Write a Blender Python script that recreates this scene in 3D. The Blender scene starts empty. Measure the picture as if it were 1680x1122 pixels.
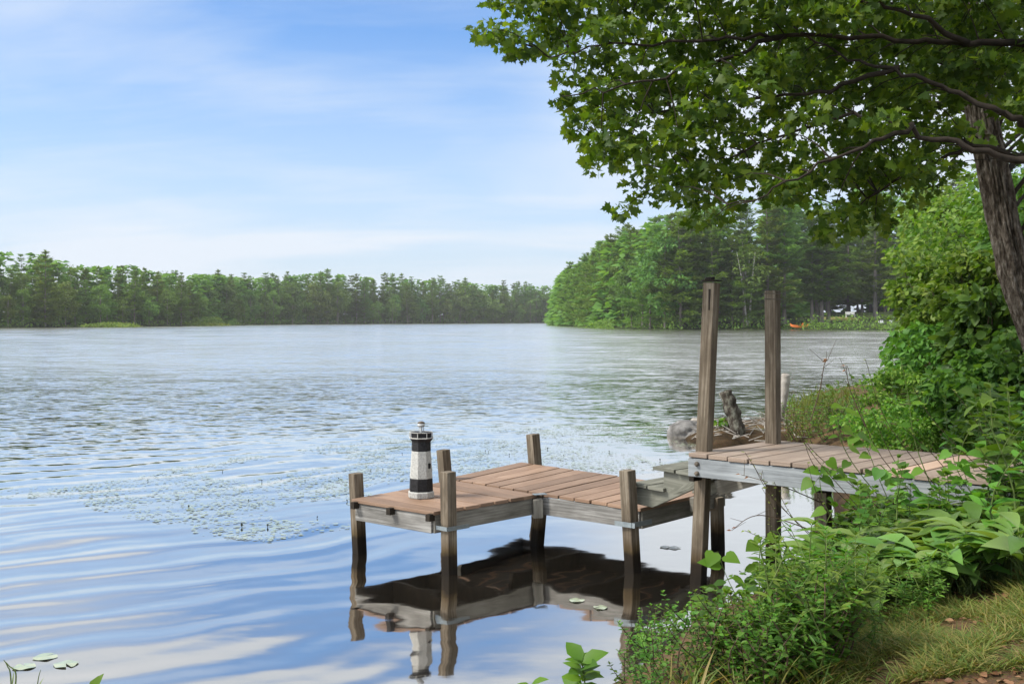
import bpy, bmesh, math, random
import numpy as np
from mathutils import Vector, Matrix, noise as mnoise

S = bpy.context.scene
C = S.collection
rng = np.random.default_rng(7)
random.seed(7)
R = math.radians

# ------------------------------------------------------------------ camera
F, CX, HY, CH = 1750.0, 840.0, 525.0, 1.63          # focal length and horizon of the photo in pixels, eye height
cam_d = bpy.data.cameras.new('camera'); cam = bpy.data.objects.new('camera', cam_d); C.objects.link(cam)
cam.location = (0, 0, CH); cam.rotation_euler = (R(90), 0, 0)
cam_d.sensor_width = 36; cam_d.lens = F * 36 / 1680; cam_d.shift_y = -36 / 1680
cam_d.clip_start = .05; cam_d.clip_end = 5000
S.camera = cam

# ------------------------------------------------------------------ light
SUN_AZ, SUN_EL = -104.0, 48.0
world = bpy.data.worlds.new('World'); S.world = world; world.use_nodes = True
wn, wl = world.node_tree.nodes, world.node_tree.links
wn.clear()
def N(nodes, typ, **kw):
    n = nodes.new(typ)
    for k, v in kw.items():
        if k == 'inp':
            for a, b in v.items(): n.inputs[a].default_value = b
        else: setattr(n, k, v)
    return n
sky = N(wn, 'ShaderNodeTexSky', sky_type='NISHITA', sun_disc=False, sun_elevation=R(SUN_EL), sun_rotation=R(SUN_AZ),
        altitude=100, air_density=1.0, dust_density=1.2, ozone_density=2.0)
tc = N(wn, 'ShaderNodeTexCoord')
sep = N(wn, 'ShaderNodeSeparateXYZ'); wl.new(tc.outputs['Generated'], sep.inputs[0])
def wmath(op, a, b=None, clamp=False):
    n = N(wn, 'ShaderNodeMath', operation=op, use_clamp=clamp)
    for i, v in enumerate((a, b)):
        if v is None: continue
        if isinstance(v, (int, float)): n.inputs[i].default_value = v
        else: wl.new(v, n.inputs[i])
    return n.outputs[0]
zc = wmath('ADD', wmath('MAXIMUM', sep.outputs[2], 0.0), 0.22)
cx_ = wmath('DIVIDE', sep.outputs[0], zc); cy_ = wmath('DIVIDE', sep.outputs[1], zc)
comb = N(wn, 'ShaderNodeCombineXYZ'); wl.new(cx_, comb.inputs[0]); wl.new(cy_, comb.inputs[1])
mp = N(wn, 'ShaderNodeMapping'); wl.new(comb.outputs[0], mp.inputs[0])
mp.inputs['Rotation'].default_value = (0, 0, R(28)); mp.inputs['Scale'].default_value = (.9, 1.5, 1); mp.inputs['Location'].default_value = (7.3, 4.2, 0)
cn = N(wn, 'ShaderNodeTexNoise', inp={'Scale': .9, 'Detail': 5.0, 'Roughness': .5, 'Distortion': .5}); wl.new(mp.outputs[0], cn.inputs['Vector'])
mp2 = N(wn, 'ShaderNodeMapping'); wl.new(comb.outputs[0], mp2.inputs[0])
mp2.inputs['Rotation'].default_value = (0, 0, R(24)); mp2.inputs['Scale'].default_value = (.8, 2.6, 1)
cn2 = N(wn, 'ShaderNodeTexNoise', inp={'Scale': 1.6, 'Detail': 6.0, 'Roughness': .6, 'Distortion': .3}); wl.new(mp2.outputs[0], cn2.inputs['Vector'])
cr = N(wn, 'ShaderNodeMapRange', inp={'From Min': .48, 'From Max': .78, 'To Min': 0.0, 'To Max': .55}); wl.new(cn.outputs[0], cr.inputs[0])
cr2 = N(wn, 'ShaderNodeMapRange', inp={'From Min': .44, 'From Max': .78, 'To Min': 0.0, 'To Max': .26}); wl.new(cn2.outputs[0], cr2.inputs[0])
veil = N(wn, 'ShaderNodeMapRange', inp={'From Min': .30, 'From Max': .0, 'To Min': .0, 'To Max': .88}); wl.new(sep.outputs[2], veil.inputs[0])
hi = N(wn, 'ShaderNodeMapRange', interpolation_type='SMOOTHSTEP', inp={'From Min': .265, 'From Max': .36, 'To Min': .0, 'To Max': .95}); wl.new(sep.outputs[2], hi.inputs[0])
east = N(wn, 'ShaderNodeMapRange', interpolation_type='SMOOTHSTEP', inp={'From Min': -.03, 'From Max': .16, 'To Min': .0, 'To Max': .75}); wl.new(sep.outputs[0], east.inputs[0])
hz = N(wn, 'ShaderNodeMapRange', interpolation_type='SMOOTHSTEP', inp={'From Min': .08, 'From Max': .2}); wl.new(sep.outputs[2], hz.inputs[0])
eb = wmath('MULTIPLY', east.outputs[0], hz.outputs[0])      # added cloud bank hidden behind the maple, there to whiten the near water
cf = wmath('ADD', wmath('ADD', wmath('ADD', wmath('ADD', cr.outputs[0], cr2.outputs[0]), veil.outputs[0]), hi.outputs[0]), eb, clamp=True)
grade = N(wn, 'ShaderNodeMix', data_type='RGBA', blend_type='MULTIPLY'); grade.inputs[0].default_value = 1.0
wl.new(sky.outputs[0], grade.inputs[6]); grade.inputs[7].default_value = (.44, .84, 1.24, 1)
cmix = N(wn, 'ShaderNodeMix', data_type='RGBA'); wl.new(cf, cmix.inputs[0]); wl.new(grade.outputs[2], cmix.inputs[6])
cmix.inputs[7].default_value = (4.95, 5.45, 6.1, 1)
bg = N(wn, 'ShaderNodeBackground'); bg.inputs[1].default_value = .093; hc = N(wn, 'ShaderNodeMapRange', interpolation_type='SMOOTHSTEP', inp={'From Min': .30, 'From Max': .46, 'To Min': .0, 'To Max': .9}); wl.new(sep.outputs[2], hc.inputs[0])
cm2 = N(wn, 'ShaderNodeMix', data_type='RGBA'); wl.new(hc.outputs[0], cm2.inputs[0]); wl.new(cmix.outputs[2], cm2.inputs[6]); cm2.inputs[7].default_value = (7.4, 7.6, 8.0, 1)   # added cloud above the view, brightened so the waves reflect whiter
wl.new(cm2.outputs[2], bg.inputs[0])
wo = N(wn, 'ShaderNodeOutputWorld'); wl.new(bg.outputs[0], wo.inputs[0])

sun_d = bpy.data.lights.new('sun', 'SUN'); sun_d.energy = 3.0; sun_d.angle = R(14); sun_d.color = (1.0, .95, .86)
sun = bpy.data.objects.new('sun', sun_d); C.objects.link(sun)
sdir = Vector((math.sin(R(SUN_AZ)) * math.cos(R(SUN_EL)), math.cos(R(SUN_AZ)) * math.cos(R(SUN_EL)), math.sin(R(SUN_EL))))
sun.rotation_euler = sdir.to_track_quat('Z', 'Y').to_euler(); sun.location = (-30, -20, 60)
S.view_settings.view_transform = 'Standard'; S.view_settings.look = 'None'; S.view_settings.gamma = 1
S.view_settings.exposure = 0.82
try:
    S.cycles.use_denoising = True
    S.cycles.max_bounces = 6; S.cycles.diffuse_bounces = 3; S.cycles.glossy_bounces = 3; S.cycles.transmission_bounces = 4
    S.cycles.volume_bounces = 0; S.cycles.sample_clamp_indirect = 6
except Exception: pass

# ------------------------------------------------------------------ helpers
def at(px, py, Y): return np.array(((px - CX) / F * Y, Y, CH - (py - HY) / F * Y))
def on(px, py, z=0.0):
    Y = F * (CH - z) / (py - HY); return np.array(((px - CX) / F * Y, Y, z))
def V(*a): return np.array(a, float)
def unit(v): v = np.asarray(v, float); return v / max(1e-9, np.linalg.norm(v))

def tag(o, label=None, cat=None, group=None, kind=None):
    if label: o['label'] = label
    if cat: o['category'] = cat
    if group: o['group'] = group
    if kind: o['kind'] = kind
    return o
def empty(name, loc=(0, 0, 0), rz=0, parent=None):
    o = bpy.data.objects.new(name, None); C.objects.link(o); o.location = tuple(loc); o.rotation_euler = (0, 0, rz)
    o.empty_display_size = .2
    if parent is not None: o.parent = parent
    return o
def copy_tree(o, parent=None, label=None):
    c = o.copy(); C.objects.link(c)
    if parent is not None: c.parent = parent
    for ch in KIDS.get(o, []): KIDS.setdefault(c, []).append(copy_tree(ch, c))
    if label: c['label'] = label
    return c
KIDS = {}
def link(o, parent):
    C.objects.link(o)
    if parent is not None:
        o.parent = parent; KIDS.setdefault(parent, []).append(o)
        o.location = tuple(-Vector(parent.location)) if parent.get('_abs') else (0, 0, 0)
    return o
def mesh_obj(name, verts, faces, mat, parent=None, smooth=False):
    me = bpy.data.meshes.new(name)
    verts = np.asarray(verts, np.float32); n = len(verts)
    if isinstance(faces, np.ndarray):
        k = faces.shape[1]; m = len(faces)
        me.vertices.add(n); me.vertices.foreach_set('co', verts.ravel())
        me.loops.add(m * k); me.loops.foreach_set('vertex_index', faces.astype(np.int32).ravel())
        me.polygons.add(m); me.polygons.foreach_set('loop_start', np.arange(0, m * k, k, dtype=np.int32))
        me.update(calc_edges=True)
    else:
        me.from_pydata(verts.tolist(), [], [tuple(f) for f in faces])
    if smooth: me.polygons.foreach_set('use_smooth', [True] * len(me.polygons))
    if mat: me.materials.append(mat)
    o = bpy.data.objects.new(name, me)
    return link(o, parent)

class MB:
    """collects boxes, prisms and tubes into one mesh with grain UVs"""
    def __init__(s): s.v = []; s.f = []; s.uv = []
    def poly(s, pts, faces, uvs=None):
        b = len(s.v); s.v += [tuple(p) for p in pts]
        for i, f in enumerate(faces):
            s.f.append(tuple(b + k for k in f)); s.uv.append(uvs[i] if uvs else [(0, 0)] * len(f))
    def beam(s, p0, p1, w, h, up=(0, 0, 1), taper=1.0):
        p0 = np.asarray(p0, float); p1 = np.asarray(p1, float)
        d = unit(p1 - p0); side = unit(np.cross(d, up)); u = unit(np.cross(side, d)); L = np.linalg.norm(p1 - p0)
        pts = []
        for p, k in ((p0, 1), (p1, taper)):
            for a, b in ((-1, -1), (1, -1), (1, 1), (-1, 1)): pts.append(p + side * a * w / 2 * k + u * b * h / 2 * k)
        s.prism(pts, L, w, h)
    def prism(s, pts, L=1, w=.1, h=.1):
        ou, ov = random.random() * 7, random.random() * 7
        fs = [(0, 1, 5, 4), (1, 2, 6, 5), (2, 3, 7, 6), (3, 0, 4, 7), (3, 2, 1, 0), (4, 5, 6, 7)]
        uv = []; acc = 0
        for i in range(4):
            ww = w if i % 2 == 0 else h
            uv.append([(ou, ov + acc), (ou, ov + acc + ww), (ou + L, ov + acc + ww), (ou + L, ov + acc)]); acc += ww
        e = [(ou, ov), (ou + .01, ov), (ou + .01, ov + h), (ou, ov + h)]
        uv += [e, e]
        s.poly(pts, fs, uv)
    def slab(s, a, b, c, d, t):
        """plank with top corners a b (one end) c d (other end), a-d and b-c along the length, t thick downwards"""
        a, b, c, d = (np.asarray(x, float) for x in (a, b, c, d)); z = V(0, 0, -t)
        L = np.linalg.norm(d - a); w = np.linalg.norm(b - a)
        s.prism([a + z, b + z, b, a, d + z, c + z, c, d], L, w, t)
    def tube(s, pts, radii, n=8, cap=True):
        pts = [np.asarray(p, float) for p in pts]; ou = random.random() * 5
        rings = []; ref = V(.31, .22, .92); L = 0; Ls = []
        for i, p in enumerate(pts):
            d = unit(pts[min(i + 1, len(pts) - 1)] - pts[max(i - 1, 0)])
            if abs(np.dot(d, ref)) > .95: ref = V(1, 0, 0)
            a = unit(np.cross(d, ref)); b = np.cross(d, a)
            r = radii[i] if hasattr(radii, '__len__') else radii
            rings.append([p + r * (math.cos(2 * math.pi * k / n) * a + math.sin(2 * math.pi * k / n) * b) for k in range(n)])
            if i: L += np.linalg.norm(p - pts[i - 1])
            Ls.append(L + ou)
        base = len(s.v)
        for r in rings: s.v += [tuple(p) for p in r]
        for i in range(len(pts) - 1):
            for k in range(n):
                k2 = (k + 1) % n
                s.f.append((base + i * n + k, base + i * n + k2, base + (i + 1) * n + k2, base + (i + 1) * n + k))
                s.uv.append([(Ls[i], k / n), (Ls[i], (k + 1) / n), (Ls[i + 1], (k + 1) / n), (Ls[i + 1], k / n)])
        if cap:
            s.f.append(tuple(base + k for k in range(n))[::-1]); s.uv.append([(0, 0)] * n)
            t = base + (len(pts) - 1) * n
            s.f.append(tuple(t + k for k in range(n))); s.uv.append([(0, 0)] * n)
    def lathe(s, c, prof, n=16, rot=0, cap=True):
        c = np.asarray(c, float); base = len(s.v)
        for r, z in prof:
            for k in range(n):
                a = 2 * math.pi * k / n + rot; s.v.append((c[0] + r * math.cos(a), c[1] + r * math.sin(a), c[2] + z))
        for i in range(len(prof) - 1):
            for k in range(n):
                k2 = (k + 1) % n; s.f.append((base + i * n + k, base + i * n + k2, base + (i + 1) * n + k2, base + (i + 1) * n + k))
                s.uv.append([(0, 0)] * 4)
        if cap:
            s.f.append(tuple(base + k for k in range(n))[::-1]); s.uv.append([(0, 0)] * n)
            t = base + (len(prof) - 1) * n; s.f.append(tuple(t + k for k in range(n))); s.uv.append([(0, 0)] * n)
    def build(s, name, mat, parent=None, smooth=False, bevel=0):
        me = bpy.data.meshes.new(name); me.from_pydata(s.v, [], s.f)
        ul = me.uv_layers.new(name='grain')
        flat = [c for f in s.uv for p in f for c in p]
        ul.data.foreach_set('uv', flat)
        if smooth: me.polygons.foreach_set('use_smooth', [True] * len(me.polygons))
        bm = bmesh.new(); bm.from_mesh(me); bmesh.ops.recalc_face_normals(bm, faces=bm.faces); bm.to_mesh(me); bm.free()
        me.materials.append(mat)
        o = link(bpy.data.objects.new(name, me), parent)
        if bevel:
            m = o.modifiers.new('bevel', 'BEVEL'); m.width = bevel; m.segments = 2; m.limit_method = 'ANGLE'
        return o

# ------------------------------------------------------------------ materials
def new_mat(name):
    m = bpy.data.materials.new(name); m.use_nodes = True
    nt = m.node_tree; nt.nodes.clear()
    out = nt.nodes.new('ShaderNodeOutputMaterial')
    return m, nt.nodes, nt.links, out
def ramp(nodes, stops, interp='LINEAR'):
    n = nodes.new('ShaderNodeValToRGB'); e = n.color_ramp.elements; n.color_ramp.interpolation = interp
    while len(e) < len(stops): e.new(.5)
    for i, (p, c) in enumerate(stops): e[i].position = p; e[i].color = (*c, 1)
    return n
def leaf_mat(name, cols, trans=.35, tcol=(1.5, 1.35, .5), rough=.5, spec=.25, patch=0):
    m, n, l, out = new_mat(name)
    g = n.new('ShaderNodeNewGeometry'); oi = n.new('ShaderNodeObjectInfo')
    k = len(cols)
    rp = ramp(n, [(i / max(1, k - 1), c) for i, c in enumerate(cols)]); l.new(g.outputs['Random Per Island'], rp.inputs[0])
    hsv = n.new('ShaderNodeHueSaturation'); l.new(rp.outputs[0], hsv.inputs['Color'])
    mr = N(n, 'ShaderNodeMapRange', inp={'To Min': .75, 'To Max': 1.3}); l.new(oi.outputs['Random'], mr.inputs[0]); l.new(mr.outputs[0], hsv.inputs['Value'])
    mh = N(n, 'ShaderNodeMath', operation='MULTIPLY_ADD'); l.new(oi.outputs['Random'], mh.inputs[0]); mh.inputs[1].default_value = .036; mh.inputs[2].default_value = .482
    l.new(mh.outputs[0], hsv.inputs['Hue'])
    col = hsv.outputs[0]
    p = N(n, 'ShaderNodeBsdfPrincipled', inp={'Roughness': rough, 'Specular IOR Level': spec}); l.new(col, p.inputs['Base Color'])
    t = n.new('ShaderNodeBsdfTranslucent')
    mx = N(n, 'ShaderNodeMix', data_type='RGBA', blend_type='MULTIPLY'); mx.inputs[0].default_value = 1; l.new(col, mx.inputs[6]); mx.inputs[7].default_value = (*tcol, 1)
    l.new(mx.outputs[2], t.inputs[0])
    ms = n.new('ShaderNodeMixShader'); ms.inputs[0].default_value = trans
    l.new(p.outputs[0], ms.inputs[1]); l.new(t.outputs[0], ms.inputs[2]); l.new(ms.outputs[0], out.inputs[0])
    return m
def wood_mat(name, cols, scale=(3, 90), rough=.8, island=.0, bump=.25, stain=False, knots=True, spec=.2):
    m, n, l, out = new_mat(name)
    uv = n.new('ShaderNodeUVMap'); uv.uv_map = 'grain'
    mp = n.new('ShaderNodeMapping'); l.new(uv.outputs[0], mp.inputs[0]); mp.inputs['Scale'].default_value = (scale[0], scale[1], 1)
    nz = N(n, 'ShaderNodeTexNoise', inp={'Scale': 1.0, 'Detail': 8.0, 'Roughness': .65, 'Distortion': .6}); l.new(mp.outputs[0], nz.inputs['Vector'])
    mp2 = n.new('ShaderNodeMapping'); l.new(uv.outputs[0], mp2.inputs[0]); mp2.inputs['Scale'].default_value = (2.2, 6, 1)
    nz2 = N(n, 'ShaderNodeTexNoise', inp={'Scale': 1.3, 'Detail': 4.0, 'Roughness': .6}); l.new(mp2.outputs[0], nz2.inputs['Vector'])
    ad = N(n, 'ShaderNodeMath', operation='MULTIPLY_ADD'); l.new(nz2.outputs[0], ad.inputs[0]); ad.inputs[1].default_value = .7
    sb = N(n, 'ShaderNodeMath', operation='MULTIPLY_ADD'); l.new(nz.outputs[0], sb.inputs[0]); sb.inputs[1].default_value = .9; sb.inputs[2].default_value = -.3
    l.new(sb.outputs[0], ad.inputs[2])
    k = len(cols); rp = ramp(n, [(.2 + .6 * i / (k - 1), c) for i, c in enumerate(cols)]); l.new(ad.outputs[0], rp.inputs[0])
    col = rp.outputs[0]
    if island:
        g0 = n.new('ShaderNodeNewGeometry')
        mr = N(n, 'ShaderNodeMapRange', inp={'To Min': 1 - island, 'To Max': 1 + island}); l.new(g0.outputs['Random Per Island'], mr.inputs[0])
        hs = n.new('ShaderNodeHueSaturation'); l.new(col, hs.inputs['Color']); l.new(mr.outputs[0], hs.inputs['Value']); col = hs.outputs[0]
    if stain:   # wet, algae-dark foot of a post standing in the lake, with a pale tide line above it
        g = n.new('ShaderNodeNewGeometry'); sx = n.new('ShaderNodeSeparateXYZ'); l.new(g.outputs['Position'], sx.inputs[0])
        nn = N(n, 'ShaderNodeTexNoise', inp={'Scale': 14.0, 'Detail': 3.0}); l.new(g.outputs['Position'], nn.inputs['Vector'])
        az = N(n, 'ShaderNodeMath', operation='MULTIPLY_ADD'); l.new(nn.outputs[0], az.inputs[0]); az.inputs[1].default_value = .04; l.new(sx.outputs[2], az.inputs[2])
        r2 = ramp(n, [(0, (.035, .03, .025)), (.42, (.10, .08, .055)), (.50, (.42, .36, .22)), (.56, (.55, .48, .36)), (.75, (1, 1, 1))])
        mr2 = N(n, 'ShaderNodeMapRange', inp={'From Min': -.02, 'From Max': .34}); l.new(az.outputs[0], mr2.inputs[0]); l.new(mr2.outputs[0], r2.inputs[0])
        mm = N(n, 'ShaderNodeMix', data_type='RGBA', blend_type='MULTIPLY'); mm.inputs[0].default_value = 1; l.new(col, mm.inputs[6]); l.new(r2.outputs[0], mm.inputs[7]); col = mm.outputs[2]
    p = N(n, 'ShaderNodeBsdfPrincipled', inp={'Roughness': rough, 'Specular IOR Level': spec}); l.new(col, p.inputs['Base Color'])
    b = N(n, 'ShaderNodeBump', inp={'Strength': bump, 'Distance': .004}); l.new(nz.outputs[0], b.inputs['Height']); l.new(b.outputs[0], p.inputs['Normal'])
    l.new(p.outputs[0], out.inputs[0])
    return m
def noise_mat(name, cols, scale=8, rough=.85, bump=.3, bdist=.02, stretch=(1, 1, 1), detail=8, spec=.2, island=False):
    m, n, l, out = new_mat(name)
    tcn = n.new('ShaderNodeTexCoord'); mp = n.new('ShaderNodeMapping'); l.new(tcn.outputs['Object'], mp.inputs[0]); mp.inputs['Scale'].default_value = stretch
    nz = N(n, 'ShaderNodeTexNoise', inp={'Scale': scale, 'Detail': float(detail), 'Roughness': .65}); l.new(mp.outputs[0], nz.inputs['Vector'])
    k = len(cols); rp = ramp(n, [(.28 + .44 * i / max(1, k - 1), c) for i, c in enumerate(cols)]); l.new(nz.outputs[0], rp.inputs[0])
    p = N(n, 'ShaderNodeBsdfPrincipled', inp={'Roughness': rough, 'Specular IOR Level': spec}); l.new(rp.outputs[0], p.inputs['Base Color'])
    if bump:
        b = N(n, 'ShaderNodeBump', inp={'Strength': bump, 'Distance': bdist}); l.new(nz.outputs[0], b.inputs['Height']); l.new(b.outputs[0], p.inputs['Normal'])
    l.new(p.outputs[0], out.inputs[0])
    return m

M = {}
M['grey_wood'] = wood_mat('weathered_grey_wood', [(.05, .048, .044), (.17, .165, .155), (.37, .365, .35)], scale=(2.5, 80))
M['beam_wood'] = wood_mat('weathered_beam_wood', [(.07, .065, .055), (.20, .19, .165), (.34, .33, .30)], scale=(2.5, 60))
M['blue_wood'] = wood_mat('bluish_weathered_wood', [(.10, .11, .115), (.24, .26, .275), (.40, .425, .44)], scale=(2.0, 70))
M['post_wood'] = wood_mat('post_wood', [(.032, .024, .016), (.125, .10, .072), (.31, .272, .215)], scale=(2.2, 85), stain=True)
M['step_wood'] = wood_mat('mossy_step_wood', [(.06, .06, .048), (.15, .152, .125), (.28, .28, .24)], scale=(2.5, 40))
M['deck'] = wood_mat('composite_deck_board', [(.155, .095, .062), (.232, .150, .102), (.31, .212, .152)], scale=(3, 60), rough=.65, island=.28, bump=.1, spec=.3)
M['deck_up'] = wood_mat('weathered_deck_board', [(.165, .125, .10), (.26, .20, .158), (.36, .288, .235)], scale=(3, 45), rough=.65, island=.14, bump=.12, spec=.3)
M['deck_new'] = wood_mat('fresh_deck_board', [(.36, .25, .18), (.44, .31, .23), (.5, .37, .28)], scale=(3, 40), rough=.65, bump=.1)
M['steel'] = noise_mat('galvanised_steel', [(.17, .20, .215), (.29, .33, .35)], 30, .5, .1, .002)
M['steel'].node_tree.nodes['Principled BSDF'].inputs['Metallic'].default_value = .6
M['bolt'] = noise_mat('rusty_bolt', [(.05, .045, .04), (.16, .13, .1)], 60, .5, .1, .002)
M['dark'] = noise_mat('dark_shaded_wood', [(.008, .006, .005), (.028, .021, .014)], 12, .7, .2)  # dark wood; also paints the shade on undersides and inner beam faces
M['bark'] = noise_mat('furrowed_bark', [(.016, .012, .008), (.07, .055, .042), (.175, .152, .125), (.36, .34, .305)], 34, .95, 1.0, .05, (1, 1, .35), 12)
M['limb'] = noise_mat('dark_limb_bark', [(.014, .011, .008), (.042, .033, .025)], 20, .9, .4, .01, (1, 1, 1))
M['pine_bark'] = noise_mat('pine_trunk_bark', [(.09, .075, .062), (.20, .175, .155), (.30, .27, .24)], 1.6, .95, .4, .1, (1, 1, .25))
M['birch_bark'] = noise_mat('white_birch_bark', [(.35, .33, .29), (.62, .6, .55)], 1.5, .8, .1, .02)
M['log'] = noise_mat('bleached_log', [(.12, .105, .09), (.30, .275, .245), (.46, .44, .41)], 9, .9, .5, .02, (1, 1, .3))
M['stump'] = noise_mat('lichened_stump_bark', [(.015, .012, .009), (.06, .05, .04), (.25, .255, .21)], 16, .95, .8, .02, (1, 1, .45))
M['rock'] = noise_mat('lake_rock', [(.05, .047, .043), (.14, .135, .13), (.27, .265, .26)], 6, .85, .6, .03)
M['stem'] = noise_mat('green_stem', [(.07, .12, .03), (.14, .18, .05)], 12, .6, 0)
M['dry_stem'] = noise_mat('dark_dry_stem', [(.045, .03, .02), (.12, .085, .05)], 12, .7, 0)
M['brown_stem'] = noise_mat('woody_stem', [(.05, .035, .022), (.14, .10, .065)], 18, .8, .2, .005)
M['white_paint'] = noise_mat('pebbled_white_paint', [(.30, .30, .285), (.56, .56, .53)], 90, .7, .9, .006, detail=3)
M['black_paint'] = noise_mat('pebbled_black_paint', [(.008, .008, .009), (.03, .03, .033)], 90, .55, .9, .006, detail=3)
M['glass'] = noise_mat('clear_lamp_plastic', [(.55, .57, .58), (.7, .72, .72)], 5, .15, 0, spec=.6)
M['orange'] = noise_mat('orange_plastic', [(.75, .17, .025), (.85, .23, .04)], 4, .4, 0, spec=.5)
M['white_plastic'] = noise_mat('white_plastic', [(.72, .73, .73), (.8, .8, .8)], 3, .5, 0)
M['lawn'] = noise_mat('dry_yellow_lawn', [(.20, .19, .05), (.30, .27, .09)], 1.5, .95, 0)  # yellow grass of the far clearing
M['pad'] = noise_mat('lily_pad', [(.20, .25, .15), (.29, .34, .23), (.38, .41, .32)], 1.1, .14, 0, spec=1.0)
M['bud'] = noise_mat('dark_lily_bud', [(.01, .014, .008), (.03, .04, .02)], 30, .6, 0)

M['maple'] = leaf_mat('maple_leaf', [(.028, .068, .010), (.048, .108, .013), (.08, .155, .018), (.135, .21, .028)], .47, (1.9, 1.8, .5))
M['canopy_far'] = leaf_mat('lighter_canopy_leaf', [(.045, .10, .012), (.085, .155, .018), (.13, .20, .03)], .5, (1.5, 1.4, .5))  # lighter green than the maple, for the leaning tree's crown
M['shrub_y'] = leaf_mat('yellow_green_leaf', [(.045, .115, .014), (.085, .18, .02), (.13, .235, .03), (.20, .285, .05)], .38, (1.35, 1.5, .5))
M['shrub_g'] = leaf_mat('mid_green_leaf', [(.04, .10, .016), (.07, .155, .022), (.11, .21, .032)], .38)
M['shrub_d'] = leaf_mat('dark_green_leaf', [(.035, .09, .016), (.06, .135, .022), (.09, .175, .03)], .38)
M['hosta'] = leaf_mat('hosta_leaf', [(.07, .15, .028), (.13, .235, .05), (.21, .31, .09)], .34, rough=.35, spec=.4)
M['weed'] = leaf_mat('weed_leaf', [(.055, .14, .018), (.095, .21, .026), (.14, .26, .04)], .42)
M['vine'] = leaf_mat('vine_leaf', [(.05, .13, .014), (.09, .20, .02), (.13, .25, .03)], .45)
M['grass'] = leaf_mat('grass_blade', [(.06, .11, .02), (.11, .16, .03), (.19, .19, .05), (.26, .2, .08)], .35)
M['reed'] = leaf_mat('reed_blade', [(.08, .14, .02), (.13, .2, .035), (.2, .24, .06)], .4)
M['dead_leaf'] = leaf_mat('dead_leaf', [(.12, .055, .025), (.2, .10, .05), (.28, .17, .09)], .1)
M['pine'] = leaf_mat('pine_needles', [(.065, .135, .03), (.105, .20, .04), (.15, .25, .05)], .4, rough=.6)
M['pine_l'] = leaf_mat('light_pine_needles', [(.08, .16, .028), (.13, .225, .036), (.18, .28, .05)], .3, rough=.6)
M['broad'] = leaf_mat('broadleaf_foliage', [(.07, .145, .024), (.115, .205, .034), (.165, .26, .05)], .36)
M['dark_broad'] = leaf_mat('deep_green_foliage', [(.05, .115, .024), (.08, .16, .03), (.115, .205, .042)], .34)
M['birch'] = leaf_mat('birch_foliage', [(.08, .16, .03), (.13, .225, .04), (.18, .28, .06)], .36)

# ground: forest floor, grass and bare soil mixed
def ground_mat():
    m, n, l, out = new_mat('bank_soil')
    g = n.new('ShaderNodeNewGeometry')
    a = N(n, 'ShaderNodeTexNoise', inp={'Scale': 2.2, 'Detail': 9.0, 'Roughness': .7}); l.new(g.outputs['Position'], a.inputs['Vector'])
    rp = ramp(n, [(.3, (.035, .026, .016)), (.45, (.085, .055, .03)), (.58, (.15, .095, .05)), (.7, (.10, .10, .035))]); l.new(a.outputs[0], rp.inputs[0])
    b = N(n, 'ShaderNodeTexNoise', inp={'Scale': 60.0, 'Detail': 5.0, 'Roughness': .7}); l.new(g.outputs['Position'], b.inputs['Vector'])
    mx = N(n, 'ShaderNodeMix', data_type='RGBA', blend_type='OVERLAY'); mx.inputs[0].default_value = .7; l.new(rp.outputs[0], mx.inputs[6]); l.new(b.outputs['Color'], mx.inputs[7])
    ln = N(n, 'ShaderNodeVectorMath', operation='LENGTH'); l.new(g.outputs['Position'], ln.inputs[0])
    sz = n.new('ShaderNodeSeparateXYZ'); l.new(g.outputs['Position'], sz.inputs[0])
    wt = N(n, 'ShaderNodeMapRange', inp={'From Min': .02, 'From Max': .22, 'To Min': .28, 'To Max': 1.0}); l.new(sz.outputs[2], wt.inputs[0])     # soaked soil at the water line
    wm = n.new('ShaderNodeHueSaturation'); l.new(mx.outputs[2], wm.inputs['Color']); l.new(wt.outputs[0], wm.inputs['Value'])
    fm = N(n, 'ShaderNodeMapRange', inp={'From Min': 14.0, 'From Max': 40.0}); l.new(ln.outputs['Value'], fm.inputs[0])
    fl = N(n, 'ShaderNodeTexNoise', inp={'Scale': .35, 'Detail': 6.0}); l.new(g.outputs['Position'], fl.inputs['Vector'])
    fr_ = ramp(n, [(.35, (.014, .022, .008)), (.5, (.03, .05, .014)), (.65, (.05, .06, .02))]); l.new(fl.outputs[0], fr_.inputs[0])
    mf = N(n, 'ShaderNodeMix', data_type='RGBA'); l.new(fm.outputs[0], mf.inputs[0]); l.new(wm.outputs[0], mf.inputs[6]); l.new(fr_.outputs[0], mf.inputs[7])
    p = N(n, 'ShaderNodeBsdfPrincipled', inp={'Roughness': .95, 'Specular IOR Level': .1}); l.new(mf.outputs[2], p.inputs['Base Color'])
    bu = N(n, 'ShaderNodeBump', inp={'Strength': .8, 'Distance': .02}); l.new(b.outputs[0], bu.inputs['Height']); l.new(bu.outputs[0], p.inputs['Normal'])
    l.new(p.outputs[0], out.inputs[0]); return m
M['ground'] = ground_mat()

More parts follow.
